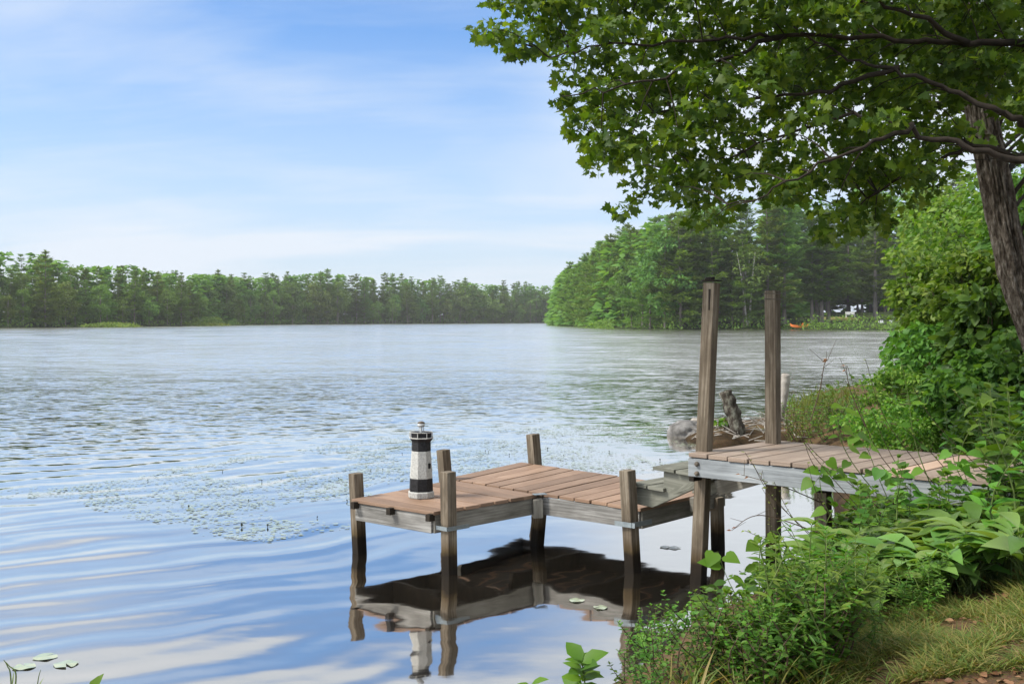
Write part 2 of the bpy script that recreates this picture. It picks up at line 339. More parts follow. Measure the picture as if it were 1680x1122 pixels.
def water_mat():
    m, n, l, out = new_mat('lake_surface')
    g = n.new('ShaderNodeNewGeometry'); sp = n.new('ShaderNodeSeparateXYZ'); l.new(g.outputs['Position'], sp.inputs[0])
    def mth(op, a, b=None, c=None, clamp=False):
        k = N(n, 'ShaderNodeMath', operation=op, use_clamp=clamp)
        for i, v in enumerate((a, b, c)):
            if v is None: continue
            if isinstance(v, (int, float)): k.inputs[i].default_value = v
            else: l.new(v, k.inputs[i])
        return k.outputs[0]
    def vmul(v, s):
        k = N(n, 'ShaderNodeVectorMath', operation='SCALE'); l.new(v, k.inputs[0])
        if isinstance(s, (int, float)): k.inputs['Scale'].default_value = s
        else: l.new(s, k.inputs['Scale'])
        return k.outputs[0]
    def vadd(a, b, op='ADD'):
        k = N(n, 'ShaderNodeVectorMath', operation=op); l.new(a, k.inputs[0])
        if isinstance(b, tuple): k.inputs[1].default_value = b
        else: l.new(b, k.inputs[1])
        return k.outputs[0]
    def chop(scale, stretch, rot, detail=2.0):
        mp = n.new('ShaderNodeMapping'); l.new(g.outputs['Position'], mp.inputs[0]); mp.inputs['Rotation'].default_value = (0, 0, R(rot)); mp.inputs['Scale'].default_value = stretch
        z = N(n, 'ShaderNodeTexNoise', inp={'Scale': scale, 'Detail': detail, 'Roughness': .5}); l.new(mp.outputs[0], z.inputs['Vector'])
        return vadd(z.outputs['Color'], (.5, .5, .5), 'SUBTRACT')
    X, Y = sp.outputs[0], sp.outputs[1]
    # the sheltered water by the dock is smooth, the open lake ruffled by a breeze
    far = N(n, 'ShaderNodeMapRange', interpolation_type='SMOOTHSTEP', inp={'From Min': 8.5, 'From Max': 26.0}); 
    wob = N(n, 'ShaderNodeTexNoise', inp={'Scale': .16, 'Detail': 3.0}); l.new(g.outputs['Position'], wob.inputs['Vector'])
    d2 = mth('ADD', mth('ADD', Y, mth('MULTIPLY', X, -.75)), mth('MULTIPLY', mth('SUBTRACT', wob.outputs[0], .5), 16.0)); l.new(d2, far.inputs[0])
    gust = N(n, 'ShaderNodeTexNoise', inp={'Scale': 1.0, 'Detail': 4.0}); mpg = n.new('ShaderNodeMapping'); l.new(g.outputs['Position'], mpg.inputs[0]); mpg.inputs['Scale'].default_value = (.03, .07, 1); l.new(mpg.outputs[0], gust.inputs['Vector'])
    gm = N(n, 'ShaderNodeMapRange', inp={'From Min': .3, 'From Max': .7, 'To Min': .55, 'To Max': 1.35}); l.new(gust.outputs[0], gm.inputs[0])
    far2 = N(n, 'ShaderNodeMapRange', inp={'From Min': 25.0, 'From Max': 140.0, 'To Min': 1.0, 'To Max': .8}); l.new(Y, far2.inputs[0])
    amp = mth('MULTIPLY', mth('MULTIPLY', far.outputs[0], gm.outputs[0]), far2.outputs[0])
    c1 = vmul(chop(4.2, (.5, 1.3, 1), 8), mth('MULTIPLY', amp, .36))
    c2 = vmul(chop(11.0, (.5, 1.3, 1), -12), mth('MULTIPLY', amp, .54))
    tiny = vadd(vmul(chop(3.0, (.6, 1.3, 1), 25), .045), vmul(chop(14.0, (.6, 1.3, 1), 30), .014))
    def zone(y0, y1):
        z = N(n, 'ShaderNodeMapRange', interpolation_type='SMOOTHSTEP', inp={'From Min': y0, 'From Max': y1}); l.new(Y, z.inputs[0]); return z.outputs[0]
    c3 = vmul(chop(1.3, (.35, 1.1, 1), 6, 3.0), mth('MULTIPLY', mth('MULTIPLY', gm.outputs[0], zone(14, 40)), .52))
    c4 = vmul(chop(.42, (.3, 1.1, 1), -5, 3.0), mth('MULTIPLY', zone(40, 110), .95))
    # long smooth swells curving in towards the bank
    wv = n.new('ShaderNodeMapping'); l.new(g.outputs['Position'], wv.inputs[0])
    dn = N(n, 'ShaderNodeTexNoise', inp={'Scale': .45, 'Detail': 2.0}); l.new(g.outputs['Position'], dn.inputs['Vector'])
    ph = mth('ADD', mth('ADD', mth('MULTIPLY', X, .60), mth('MULTIPLY', Y, -.80)), mth('MULTIPLY', dn.outputs[0], 1.5))
    s1 = mth('SINE', mth('MULTIPLY', ph, 11.0)); s2 = mth('SINE', mth('MULTIPLY', ph, 23.0))
    dm = N(n, 'ShaderNodeTexNoise', inp={'Scale': .5, 'Detail': 2.0}); l.new(g.outputs['Position'], dm.inputs['Vector'])
    dmr = N(n, 'ShaderNodeMapRange', inp={'From Min': .35, 'From Max': .65, 'To Min': .3, 'To Max': 1.2}); l.new(dm.outputs[0], dmr.inputs[0])
    lee = N(n, 'ShaderNodeMapRange', interpolation_type='SMOOTHSTEP', inp={'From Min': .3, 'From Max': -2.6, 'To Min': .2, 'To Max': 1.0}); l.new(X, lee.inputs[0])
    fade = N(n, 'ShaderNodeMapRange', inp={'From Min': 25.0, 'From Max': 9.0}); l.new(Y, fade.inputs[0])
    sw = mth('MULTIPLY', mth('ADD', mth('MULTIPLY', s1, .040), mth('MULTIPLY', s2, .026)), mth('MULTIPLY', mth('MULTIPLY', dmr.outputs[0], lee.outputs[0]), fade.outputs[0]))
    cb = n.new('ShaderNodeCombineXYZ'); l.new(mth('MULTIPLY', sw, .60), cb.inputs[0]); l.new(mth('MULTIPLY', sw, -.80), cb.inputs[1])
    tot = vadd(vadd(vadd(c1, c2), vadd(c3, c4)), vadd(cb.outputs[0], tiny))
    flat = vadd(tot, (1, 1, 0), 'MULTIPLY'); nrm = N(n, 'ShaderNodeVectorMath', operation='NORMALIZE'); l.new(vadd(flat, (0, 0, 1)), nrm.inputs[0])
    gl = N(n, 'ShaderNodeBsdfGlossy', inp={'Color': (1, .97, .925, 1)}); l.new(nrm.outputs[0], gl.inputs['Normal'])
    rg = N(n, 'ShaderNodeMapRange', inp={'From Min': 9.0, 'From Max': 38.0, 'To Min': .045, 'To Max': .17}); l.new(Y, rg.inputs[0]); l.new(rg.outputs[0], gl.inputs['Roughness'])
    body = N(n, 'ShaderNodeBsdfDiffuse', inp={'Color': (.020, .017, .013, 1)})
    fr = N(n, 'ShaderNodeFresnel', inp={'IOR': 1.33}); l.new(nrm.outputs[0], fr.inputs['Normal'])
    fac = mth('POWER', mth('MULTIPLY', fr.outputs[0], 1.7), .31, clamp=True)
    ms = n.new('ShaderNodeMixShader'); l.new(fac, ms.inputs[0]); l.new(body.outputs[0], ms.inputs[1]); l.new(gl.outputs[0], ms.inputs[2]); l.new(ms.outputs[0], out.inputs[0])
    return m
M['water'] = water_mat()

# ------------------------------------------------------------------ the lie of the land
px_shore = [(860, 1220), (960, 1165), (1020, 1122), (1100, 1060), (1240, 1000), (1330, 930), (1370, 870), (1365, 800), (1345, 750), (1290, 733), (1165, 737), (1118, 722), (1140, 706), (1230, 702),
            (1290, 688), (1310, 662), (1450, 655), (1475, 600), (1500, 560), (1560, 546), (1500, 543), (1420, 542), (1300, 541), (1100, 541), (1010, 539.5), (1000, 538), (960, 536.5),
            (900, 533.5), (898, 532), (910, 530.5), (890, 530), (800, 530.5), (700, 531), (500, 532), (380, 533.5), (300, 535), (230, 535.6), (0, 538)]
shore = [on(x, y)[:2] for x, y in px_shore] + [V(-130, 190), V(-150, 100), V(-100, 25), V(-30, 3), V(-8, 3.4), V(-3, 3.85), V(-.6, 3.9)]
shore = np.array(shore)
def shore_dist(P):
    """signed distance to the shoreline, positive on land"""
    P = np.atleast_2d(P); best = np.full(len(P), 1e9); inside = np.zeros(len(P), bool)
    for i in range(len(shore)):
        a, b = shore[i], shore[(i + 1) % len(shore)]
        ab = b - a; t = np.clip(((P - a) @ ab) / (ab @ ab), 0, 1)
        best = np.minimum(best, np.linalg.norm(P - (a + t[:, None] * ab), axis=1))
        c = ((a[1] > P[:, 1]) != (b[1] > P[:, 1]))
        with np.errstate(divide='ignore', invalid='ignore'):
            xi = (b[0] - a[0]) * (P[:, 1] - a[1]) / (b[1] - a[1]) + a[0]
        inside ^= c & (P[:, 0] < xi)
    return np.where(inside, -best, best)
def fbm(x, y, s):
    return sum(np.sin(x * s * k * 1.3 + k * 2.1 + np.sin(y * s * k * .9 + k)) * np.sin(y * s * k * 1.1 + k * 1.7) / k for k in (1, 2, 4.3))
def height(P):
    P = np.atleast_2d(np.asarray(P, float)); d = shore_dist(P); r = np.hypot(P[:, 0], P[:, 1])
    near = .34 * (1 - np.exp(-np.maximum(d, 0) / .35)) + np.interp(P[:, 1], [7, 12], [.17, .06]) * np.minimum(np.maximum(d, 0), 6)
    spit = np.exp(-(((P[:, 0] - 3.0) / 1.6) ** 2 + ((P[:, 1] - 14.7) / 1.6) ** 2)); near = near * (1 - .45 * spit)
    farp = .5 * (1 - np.exp(-np.maximum(d, 0) / 2)) + .05 * np.minimum(np.maximum(d, 0), 60)
    k = np.clip((r - 30) / 60, 0, 1)
    land = near * (1 - k) + farp * k + np.where(d > .3, .03 * fbm(P[:, 0], P[:, 1], 1.9) * np.clip(d, 0, 1), 0)
    return np.where(d > 0, land, -np.minimum(.06 + .25 * -d, 3.0))
def gz(x, y): return float(height([(x, y)])[0])

ang = np.concatenate([np.linspace(-180, -45, 40, endpoint=False), np.linspace(-45, 45, 241), np.linspace(45, 180, 40, endpoint=False)[1:]])
rad = np.concatenate([[0], np.geomspace(.4, 1400, 300)])
th = np.radians(ang); nA, nR = len(ang), len(rad)
gx = np.outer(rad, np.sin(th)); gy = np.outer(rad, np.cos(th))
gh = height(np.stack([gx.ravel(), gy.ravel()], 1))
gv = np.stack([gx.ravel(), gy.ravel(), gh], 1)
ii, jj = np.meshgrid(np.arange(nR - 1), np.arange(nA), indexing='ij'); j2 = (jj + 1) % nA
gf = np.stack([ii * nA + jj, (ii + 1) * nA + jj, (ii + 1) * nA + j2, ii * nA + j2], -1).reshape(-1, 4)[:, ::-1]
tag(mesh_obj('ground', gv, gf, M['ground'], smooth=True), kind='structure')
wv_ = np.array([(-1300, -300, 0), (1300, -300, 0), (1300, 1300, 0), (-1300, 1300, 0)], float)
tag(mesh_obj('lake_water', wv_, np.array([[0, 1, 2, 3]]), M['water']), kind='structure')

# ------------------------------------------------------------------ foliage tools
def leaf_ovate(w=.3, fold=.08, droop=.18):
    ys = [0, .2, .5, .8, 1.0]; ws = [.02, .75, 1.0, .5, 0]
    v = []; f = []
    for y, k in zip(ys, ws):
        z = -droop * y * y
        v += [(-w * k, y, z + fold * k), (0, y, z), (w * k, y, z + fold * k)]
    for i in range(4):
        a = i * 3; f += [(a, a + 1, a + 4), (a, a + 4, a + 3), (a + 1, a + 2, a + 5), (a + 1, a + 5, a + 4)]
    return np.array(v), np.array(f)
def leaf_simple(w=.28, fold=.06, droop=.12):
    v = [(0, 0, 0), (-w, .42, fold), (0, .45, -.02), (w, .42, fold), (0, 1, -droop)]
    return np.array(v), np.array([(0, 2, 1), (0, 3, 2), (1, 2, 4), (2, 3, 4)])
def leaf_maple(fold=.10):
    out = [(0, 0), (.16, .06), (.44, .02), (.36, .20), (.62, .42), (.40, .42), (.34, .52), (.20, .50), (.26, .72), (.10, .74), (0, 1.0)]
    pts = [(x * .95, y) for x, y in out] + [(-x * .95, y) for x, y in out[-2:0:-1]]
    v = [(0, .34, 0)] + [(x, y, fold * abs(x) - .15 * y * y) for x, y in pts]
    n = len(pts); f = [(0, 1 + i, 1 + (i + 1) % n) for i in range(n)]
    return np.array(v), np.array(f)
def leaf_heart():
    pts = [(0, 0), (.22, -.08), (.42, .06), (.45, .28), (.30, .58), (.12, .84), (0, 1.0)]
    pts = pts + [(-x, y) for x, y in pts[-2:0:-1]]
    v = [(0, .35, -.03)] + [(x, y, .10 * abs(x) - .18 * y * y) for x, y in pts]
    n = len(pts); return np.array(v), np.array([(0, 1 + i, 1 + (i + 1) % n) for i in range(n)])
def leaf_long(w=.14, arch=.55, seg=6, fold=.05, peak=.5):
    """arching lance-shaped leaf: rises then droops"""
    v = []; f = []
    for i in range(seg + 1):
        t = i / seg; k = (t / peak) ** .7 if t < peak else max(0, 1 - ((t - peak) / (1 - peak)) ** 1.6); k = max(k, .06 if i < seg else 0)
        y = t * (1 - .18 * arch * t); z = -arch * t * t * .6
        v += [(-w * k, y, z + fold * k), (0, y, z), (w * k, y, z + fold * k)]
    for i in range(seg):
        a = i * 3; f += [(a, a + 1, a + 4), (a, a + 4, a + 3), (a + 1, a + 2, a + 5), (a + 1, a + 5, a + 4)]
    return np.array(v), np.array(f)
def frames(d, nrm):
    d = d / np.linalg.norm(d, axis=1, keepdims=True)
    x = np.cross(d, nrm); x /= np.maximum(1e-6, np.linalg.norm(x, axis=1, keepdims=True)); n = np.cross(x, d)
    return np.stack([x, d, n], axis=2)
def scatter(tpl, pos, rot, sc, wjit=.15):
    tv, tf = tpl; Nn = len(pos); k = len(tv)
    s3 = np.stack([sc * (1 + wjit * rng.standard_normal(Nn)), sc, sc], 1)
    v = np.einsum('nij,nkj->nki', rot, tv[None] * s3[:, None, :]) + pos[:, None, :]
    f = tf[None] + (np.arange(Nn) * k)[:, None, None]
    return v.reshape(-1, 3), f.reshape(-1, tf.shape[1])
def merge(parts):
    vs, fs, b = [], [], 0
    for v, f in parts: vs.append(v); fs.append(f + b); b += len(v)
    return np.concatenate(vs), np.concatenate(fs)
def rdir(n, zmin=-1, zmax=1):
    z = rng.uniform(zmin, zmax, n); a = rng.uniform(0, 2 * math.pi, n); q = np.sqrt(1 - z * z)
    return np.stack([q * np.cos(a), q * np.sin(a), z], 1)
T_MAPLE, T_OV, T_SIMP, T_HEART = leaf_maple(), leaf_ovate(), leaf_simple(), leaf_heart()
T_NARROW = leaf_ovate(.13, .04, .2); T_ROUND = leaf_ovate(.42, .08, .12)
T_HOSTA = leaf_long(.20, .75, 6, .07, .45); T_BLADE = leaf_long(.018, .7, 5, .006, .3); T_STRAP = leaf_long(.05, .8, 6, .015, .35)

def clump_leaves(centers, radii, n_each, tpl, size, up=.6, flat=1.0, jit=.3):
    """leaf-sized faces filling ellipsoidal clumps; they lie roughly flat, tips outward and down"""
    parts = []
    for c, r, n in zip(centers, radii, n_each):
        u = rdir(n); q = rng.uniform(.25, 1, n) ** .6
        p = u * q[:, None] * np.asarray(r)[None]
        d = u * V(1, 1, .25) + rdir(n) * .5 + V(0, 0, -.35)
        nr = rdir(n) * (1 - up) * 1.3 + V(0, 0, up)
        parts.append(scatter(tpl, np.asarray(c)[None] + p, frames(d, nr), size * rng.uniform(1 - jit, 1 + jit, n)))
    return merge(parts)

# ------------------------------------------------------------------ far trees
def pine_proto(H, rmax, base=.12, seed=0, ragged=.35, mat='pine', bare=False, dead=0, trunk_r=None):
    r_ = np.random.default_rng(seed); root = empty('pine_tree')
    root['_p'] = 1
    tr = MB(); n = 9; lean = r_.normal(0, .012, 2)
    pts = [V(lean[0] * H * t * t, lean[1] * H * t * t, H * t) for t in np.linspace(-.03, .98, n)]
    R0 = trunk_r or H * .0125
    tr.tube(pts, [R0 * (1 - .88 * t) * (1.25 if i == 0 else 1) for i, t in enumerate(np.linspace(0, 1, n))], 7)
    for _ in range(dead):
        z = r_.uniform(.15, base) * H; a = r_.uniform(0, 6.28); L = r_.uniform(1.2, 3.4)
        p = V(0, 0, z); q = p + V(math.cos(a) * L, math.sin(a) * L, r_.uniform(-.2, .35) * L)
        tr.tube([p, (p + q) / 2 + V(0, 0, .1), q], [.05, .035, .012], 4)
    pos, dr, nm, sz = [], [], [], []
    z = base * H
    while z < H * .985:
        t = (z / H - base) / (1 - base)
        prof = rmax * 1.12 * (1 - t) ** .95 * min(1, .6 + 2.2 * t) + .3; prof *= r_.choice([1, 1, .8, 1.2, .6]) if t > .45 else 1
        nb = int(r_.integers(4, 7)); a0 = r_.uniform(0, 6.28)
        for b in range(nb):
            if r_.random() < .12: continue
            L = prof * r_.uniform(1 - ragged * 1.5, 1 + ragged); a = a0 + b * 6.283 / nb + r_.normal(0, .25)
            out = V(math.cos(a), math.sin(a), 0); rise = r_.uniform(-.08, .22) + .5 * t ** 4
            tr.tube([V(0, 0, z), out * L * .9 + V(0, 0, z + rise * L)], [.028 + .02 * (1 - t), .01], 3, cap=False)
            m = max(4, int(L * 6.5))
            for s in np.linspace(.28, 1.0, m):
                wid = .30 * L * (1 - abs(s - .62) * 1.1) * .55
                side = V(-out[1], out[0], 0)
                p = out * L * s + side * r_.normal(0, max(.1, wid)) + V(0, 0, z + rise * L * s + .22 * L * (s - .5) ** 2 + r_.normal(0, .09))
                for q in range(5):
                    d = out * r_.uniform(.5, 1) + side * r_.normal(0, .75) + V(0, 0, r_.uniform(-.05, .5))
                    pos.append(p + r_.normal(0, .12, 3)); dr.append(d); nm.append(V(0, 0, 1) + r_.normal(0, .35, 3)); sz.append(r_.uniform(.45, .85))
        z += r_.uniform(.5, .95) * (1 if t < .55 else r_.choice([.7, .9, 1.5]))
    for q in range(14):
        pos.append(V(0, 0, H * r_.uniform(.95, .985))); dr.append(V(r_.normal(0, .5), r_.normal(0, .5), 1)); nm.append(r_.normal(0, 1, 3)); sz.append(.6)
    tpl = (np.array([(0, 0, 0), (-.19, .5, .03), (0, 1.05, 0), (.19, .5, .03)]), np.array([(0, 2, 1), (0, 3, 2)]))
    v, f = scatter(tpl, np.array(pos), frames(np.array(dr), np.array(nm)), np.array(sz))
    tr.build('trunk', M['pine_bark'], root); mesh_obj('crown', v, f, M[mat], root)
    return root
def broad_proto(H, W, seed=0, mat='broad', trunk='pine_bark', name='broadleaf_tree', n=46, leaf=.42, per=62, low=.16, stems=1):
    r_ = np.random.default_rng(seed); root = empty(name); tr = MB()
    cs, rs, ns = [], [], []
    for i in range(n):
        u = r_.normal(0, 1, 3); u /= np.linalg.norm(u); q = r_.uniform(.35, 1) ** .5
        z = low * H + (H * (1 - low)) * (.5 + .5 * u[2] * q); k = math.sin(math.pi * min(.97, max(.05, (z / H - low * .6) / (1 - low * .6)))) ** .55
        c = V(u[0] * q * W * k, u[1] * q * W * k, z); r = r_.uniform(.55, 1.05) * H * .085
        cs.append(c); rs.append((r * 1.25, r * 1.25, r * .75)); ns.append(per)
    for s in range(stems):
        ox = r_.normal(0, .35, 2) if stems > 1 else V(0, 0)
        top = V(ox[0] * 3, ox[1] * 3, H * .9)
        tr.tube([V(ox[0] * .3, ox[1] * .3, -.5), V(ox[0], ox[1], H * .3), V(ox[0] * 1.8, ox[1] * 1.8, H * .6), top], [H * .012, H * .0095, H * .006, .02], 6)
    for c in cs[::3]: tr.tube([V(0, 0, max(.1 * H, c[2] * .75 - .05 * H)), c * V(.5, .5, 1), c], [H * .0035, H * .0022, .015], 4, cap=False)
    v, f = clump_leaves(cs, rs, ns, T_SIMP, leaf, .55)
    tr.build('trunk', M[trunk], root); mesh_obj('crown', v, f, M[mat], root)
    return root

pines = [pine_proto(20, 4.0, .08, 1), pine_proto(19, 3.6, .14, 2, .45), pine_proto(20.5, 4.2, .2, 3, .5), pine_proto(18, 3.7, .06, 4, .3), pine_proto(19.5, 4.0, .08, 5, .4, 'pine_l'), pine_proto(17, 4.0, .05, 6, .3, 'pine_l')]
broads = [broad_proto(12, 3.4, 11), broad_proto(10, 3.0, 12, 'dark_broad'), broad_proto(13, 3.0, 13, 'broad'), broad_proto(8, 2.8, 14, 'birch')]
used = {}
def place(proto, x, y, H, label, cat, group, z=None, name=None):
    """stands a tree: the first use moves the prototype itself, later ones copy it with its parts"""
    if proto not in used: o = proto; used[proto] = 1
    else: o = copy_tree(proto)
    if name: o.name = name
    b = SIZE[proto]; s = H / b
    o.location = (x, y, gz(x, y) - .1 if z is None else z); o.rotation_euler = (0, 0, random.uniform(0, 6.28)); w = s * random.uniform(.9, 1.12); o.scale = (w, w, s)
    return tag(o, label, cat, group)
SIZE = {p: h for p, h in zip(pines + broads, (20, 19, 20.5, 18, 19.5, 17, 12, 10, 13, 8))}
LEFT_P = ('dark pine in the long wood across the lake, shoulder to shoulder with its neighbours', 'pine', 'pines along the far shore')
LEFT_B = ('round leafy tree at the water edge in front of the far pines', 'tree', 'leafy trees along the far shore')
HEAD_P = ('tall layered pine on the wooded headland behind the dock posts', 'pine', 'pines on the near headland')
HEAD_B = ('light green leafy tree among the pines of the wooded headland', 'tree', 'leafy trees on the near headland')

# skyline of the wood as height in the photo: (x, y of the tree tops)
sky_pts = [(-60, 415), (0, 412), (45, 410), (70, 416), (110, 432), (185, 438), (215, 432), (270, 448), (340, 445), (400, 452), (450, 452), (520, 444), (600, 450), (700, 455), (790, 462), (880, 466), (930, 468)]
head_pts = [(905, 478), (918, 455), (932, 436), (950, 432), (985, 402), (1020, 380), (1080, 355), (1150, 340), (1250, 330), (1350, 325), (1450, 318), (1560, 300), (1700, 290)]
def top_at(pts, px): return float(np.interp(px, [p[0] for p in pts], [p[1] for p in pts]))
def row(shore_px, pts, depths, step, kinds, jig, ptag, btag, frac_b):
    base = [on(x, y) for x, y in shore_px]
    L = [0]
    for a, b in zip(base, base[1:]): L.append(L[-1] + np.linalg.norm(b - a))
    for di, dep in enumerate(depths):
        s = random.uniform(0, step)
        while s < L[-1]:
            i = max(0, np.searchsorted(L, s) - 1); i = min(i, len(base) - 2)
            t = (s - L[i]) / (L[i + 1] - L[i]); p = base[i] * (1 - t) + base[i + 1] * t; e = base[i + 1] - base[i]
            nrm = unit(V(-e[1], e[0], 0)); nrm = nrm if nrm[1] > 0 or abs(nrm[1]) < .2 and nrm[0] < 0 else -nrm
            q = p + nrm * (dep + random.uniform(-1, 1) * 1.6) + V(random.uniform(-1, 1), 0, 0) * jig
            s += step * random.uniform(.7, 1.3)
            if shore_dist(q[:2])[0] < .8: continue
            px = CX + q[0] / q[1] * F
            if not -45 < px < 1640: continue
            g = gz(q[0], q[1]); top = CH + (HY - top_at(pts, px)) / F * q[1] - g
            if random.random() < frac_b[di]:
                place(random.choice(broads), q[0], q[1], max(4, top * random.uniform(.42, .85)), *btag, g - .1)
            else:
                place(random.choice(kinds), q[0], q[1], max(6, top * random.choice((1.0, .9, .82, .95, 1.06, .75))), *ptag, g - .1)
far_line = [(-70, 539), (0, 538), (120, 536.8), (230, 535.6), (300, 535), (380, 533.5), (500, 532), (600, 531.5), (700, 531), (800, 530.5), (885, 530), (955, 529.8)]
row(far_line, sky_pts, (2.5, 7, 12), 5.2, pines, 1.0, LEFT_P, LEFT_B, (.72, .4, .08))
head_line = [(918, 533.8), (930, 535), (958, 536.4), (1000, 538), (1010, 539.4), (1100, 541), (1180, 541), (1262, 541)]
row(head_line, head_pts, (2, 6.5, 12, 18), 4.8, pines, 1.0, HEAD_P, HEAD_B, (.32, .15, .05, 0))
back_line = [(1262, 536.5), (1330, 537), (1400, 537.5), (1480, 538), (1580, 540)]
row(back_line, head_pts, (3, 9, 16), 5.5, pines, 1.2, HEAD_P, HEAD_B, (.15, .1, 0))
# the deep wood behind the rows, too dense to count
def wood_mass():
    parts = []
    for pts, line, off in ((sky_pts, far_line, 24), (head_pts, head_line + [(1330, 537), (1480, 538), (1600, 540)], 28)):
        for (x0, y0), (x1, y1) in zip(line, line[1:]):
            for k in range(max(2, int(np.linalg.norm(on(x1, y1) - on(x0, y0)) / 3.5))):
                t = random.random(); p = on(x0 + (x1 - x0) * t, y0 + (y1 - y0) * t); q = p * (1 + off / np.linalg.norm(p) + random.uniform(-6, 10) / np.linalg.norm(p))
                px = CX + q[0] / q[1] * F; top = CH + (HY - top_at(pts, px) - 6) / F * q[1]
                n = 230; zz = rng.uniform(0, 1, n) ** 1.5; rr = 4.4 * (1 - zz) ** .7 + .2; a = rng.uniform(0, 6.283, n)
                pos = np.stack([q[0] + rr * np.cos(a) * rng.uniform(.5, 1, n), q[1] + rr * np.sin(a) * rng.uniform(.5, 1, n), gz(q[0], q[1]) + zz * top * .95], 1)
                d = np.stack([np.cos(a), np.sin(a), rng.uniform(-.3, .4, n)], 1)
                parts.append(scatter(leaf_simple(.35), pos, frames(d, V(0, 0, 1) + rng.normal(0, .4, (n, 3))), rng.uniform(1.2, 2.6, n)))
    v, f = merge(parts); tag(mesh_obj('forest', v, f, M['pine']), kind='stuff')
wood_mass()
# low growth along the far banks
def undergrowth():
    parts = []
    for line, dens in ((far_line, .9), (head_line, 2.0), ([(1262, 541), (1300, 541), (1420, 542), (1500, 543), (1560, 546)], 2.0), ([(1560, 546), (1500, 560), (1475, 600)], 2.5)):
        for (x0, y0), (x1, y1) in zip(line, line[1:]):
            a, b = on(x0, y0), on(x1, y1); n = int(np.linalg.norm(b - a) * 22 * dens)
            t = rng.uniform(0, 1, n); off = np.abs(rng.normal(0, 2.6, n)) + .1
            nrm = unit(V(-(b - a)[1], (b - a)[0], 0)); nrm = nrm if nrm[1] > 0 else -nrm
            if dens == 2.5: nrm = V(1, 0, 0)
            p = a[None] * (1 - t[:, None]) + b[None] * t[:, None] + nrm[None] * off[:, None]; p[:, 2] = height(p[:, :2]) + rng.uniform(0, 1, n) ** 2 * 2.0
            parts.append(scatter(T_SIMP, p, frames(rdir(n, 0, 1), rdir(n, .2, 1)), rng.uniform(.25, .6, n)))
    v, f = merge(parts); tag(mesh_obj('undergrowth', v, f, M['broad']), kind='stuff')
undergrowth()

# ------------------------------------------------------------------ the low dock
Z1, Z2 = .396, .815
dock = empty('low_dock', (0, 0, 0)); tag(dock, 'low L-shaped wooden dock with reddish brown boards standing in the water', 'dock')
A, B, Cc, K = V(-1.114, 7.355, Z1), V(-.509, 6.856, Z1), V(.1815, 7.564, Z1), V(-.456, 8.239, Z1)
J, E, Fp, D = V(-.527, 8.308, Z1), V(.078, 9.268, Z1), V(1.50, 7.75, Z1), V(.853, 7.005, Z1)
def lerp(a, b, t): return a + (b - a) * t
def shade_under(o):      # board undersides painted black, the shade beneath the deck put into colour
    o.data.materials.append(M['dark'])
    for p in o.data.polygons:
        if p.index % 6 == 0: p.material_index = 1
def decking(a, b, c, d, n, gap, mats, thick=.024, name='decking', parent=None, jit=.006, skip=()):
    """boards run a-b ... d-c ; stepping from a to d"""
    mb = MB()
    for i in range(n):
        if i in skip: continue
        t0, t1 = i / n, (i + 1) / n; g = gap / np.linalg.norm(d - a) / 2
        p0, p1 = lerp(a, d, t0 + g), lerp(a, d, t1 - g); q0, q1 = lerp(b, c, t0 + g), lerp(b, c, t1 - g)
        e = unit(q0 - p0); j0, j1 = random.uniform(-jit, jit), random.uniform(-jit, jit); zz = V(0, 0, random.uniform(-.002, .002))
        mb.slab(p0 - e * j0 + zz, p1 - e * j0 + zz, q1 + e * j1 + zz, q0 + e * j1 + zz, thick)
    o = mb.build(name, mats, parent, bevel=.003); shade_under(o); return o
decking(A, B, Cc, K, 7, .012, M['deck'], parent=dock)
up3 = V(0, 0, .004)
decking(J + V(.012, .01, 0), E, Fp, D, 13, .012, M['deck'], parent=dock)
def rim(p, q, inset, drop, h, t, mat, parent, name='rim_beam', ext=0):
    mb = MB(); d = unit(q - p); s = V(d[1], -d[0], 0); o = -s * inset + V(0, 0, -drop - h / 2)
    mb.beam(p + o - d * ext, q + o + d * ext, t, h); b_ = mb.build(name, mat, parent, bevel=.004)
    b_.data.materials.append(M['dark'])             # inner side and underside painted black to stand for shade
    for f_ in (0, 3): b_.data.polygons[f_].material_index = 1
    return b_
BH = .118
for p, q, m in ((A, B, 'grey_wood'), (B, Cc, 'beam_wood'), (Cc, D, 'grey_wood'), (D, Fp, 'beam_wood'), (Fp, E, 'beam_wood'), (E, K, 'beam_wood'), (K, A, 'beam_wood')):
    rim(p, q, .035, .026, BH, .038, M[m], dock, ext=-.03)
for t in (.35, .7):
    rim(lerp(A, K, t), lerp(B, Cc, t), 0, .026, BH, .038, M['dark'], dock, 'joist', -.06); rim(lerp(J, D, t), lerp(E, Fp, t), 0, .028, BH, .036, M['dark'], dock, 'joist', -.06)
def post(px_bot, px_top, Yb, Yt, w, rot, parent, ybot=None, ytop=0, name='post', mat='post_wood', zbot=-.7, wb=None):
    """square post: foot at pixel column px_bot at the water, head at (px_top, ytop)"""
    b = V((px_bot - CX) / F * Yb, Yb, 0); t = at(px_top, ytop, Yt); d = t - b
    b2 = b + d * (zbot / d[2]); mb = MB()
    up = V(math.cos(R(rot)), math.sin(R(rot)), 0); mb.beam(b2, t, w, w, up)
    return mb.build(name, M[mat], parent, bevel=.005), b, t
P = {}
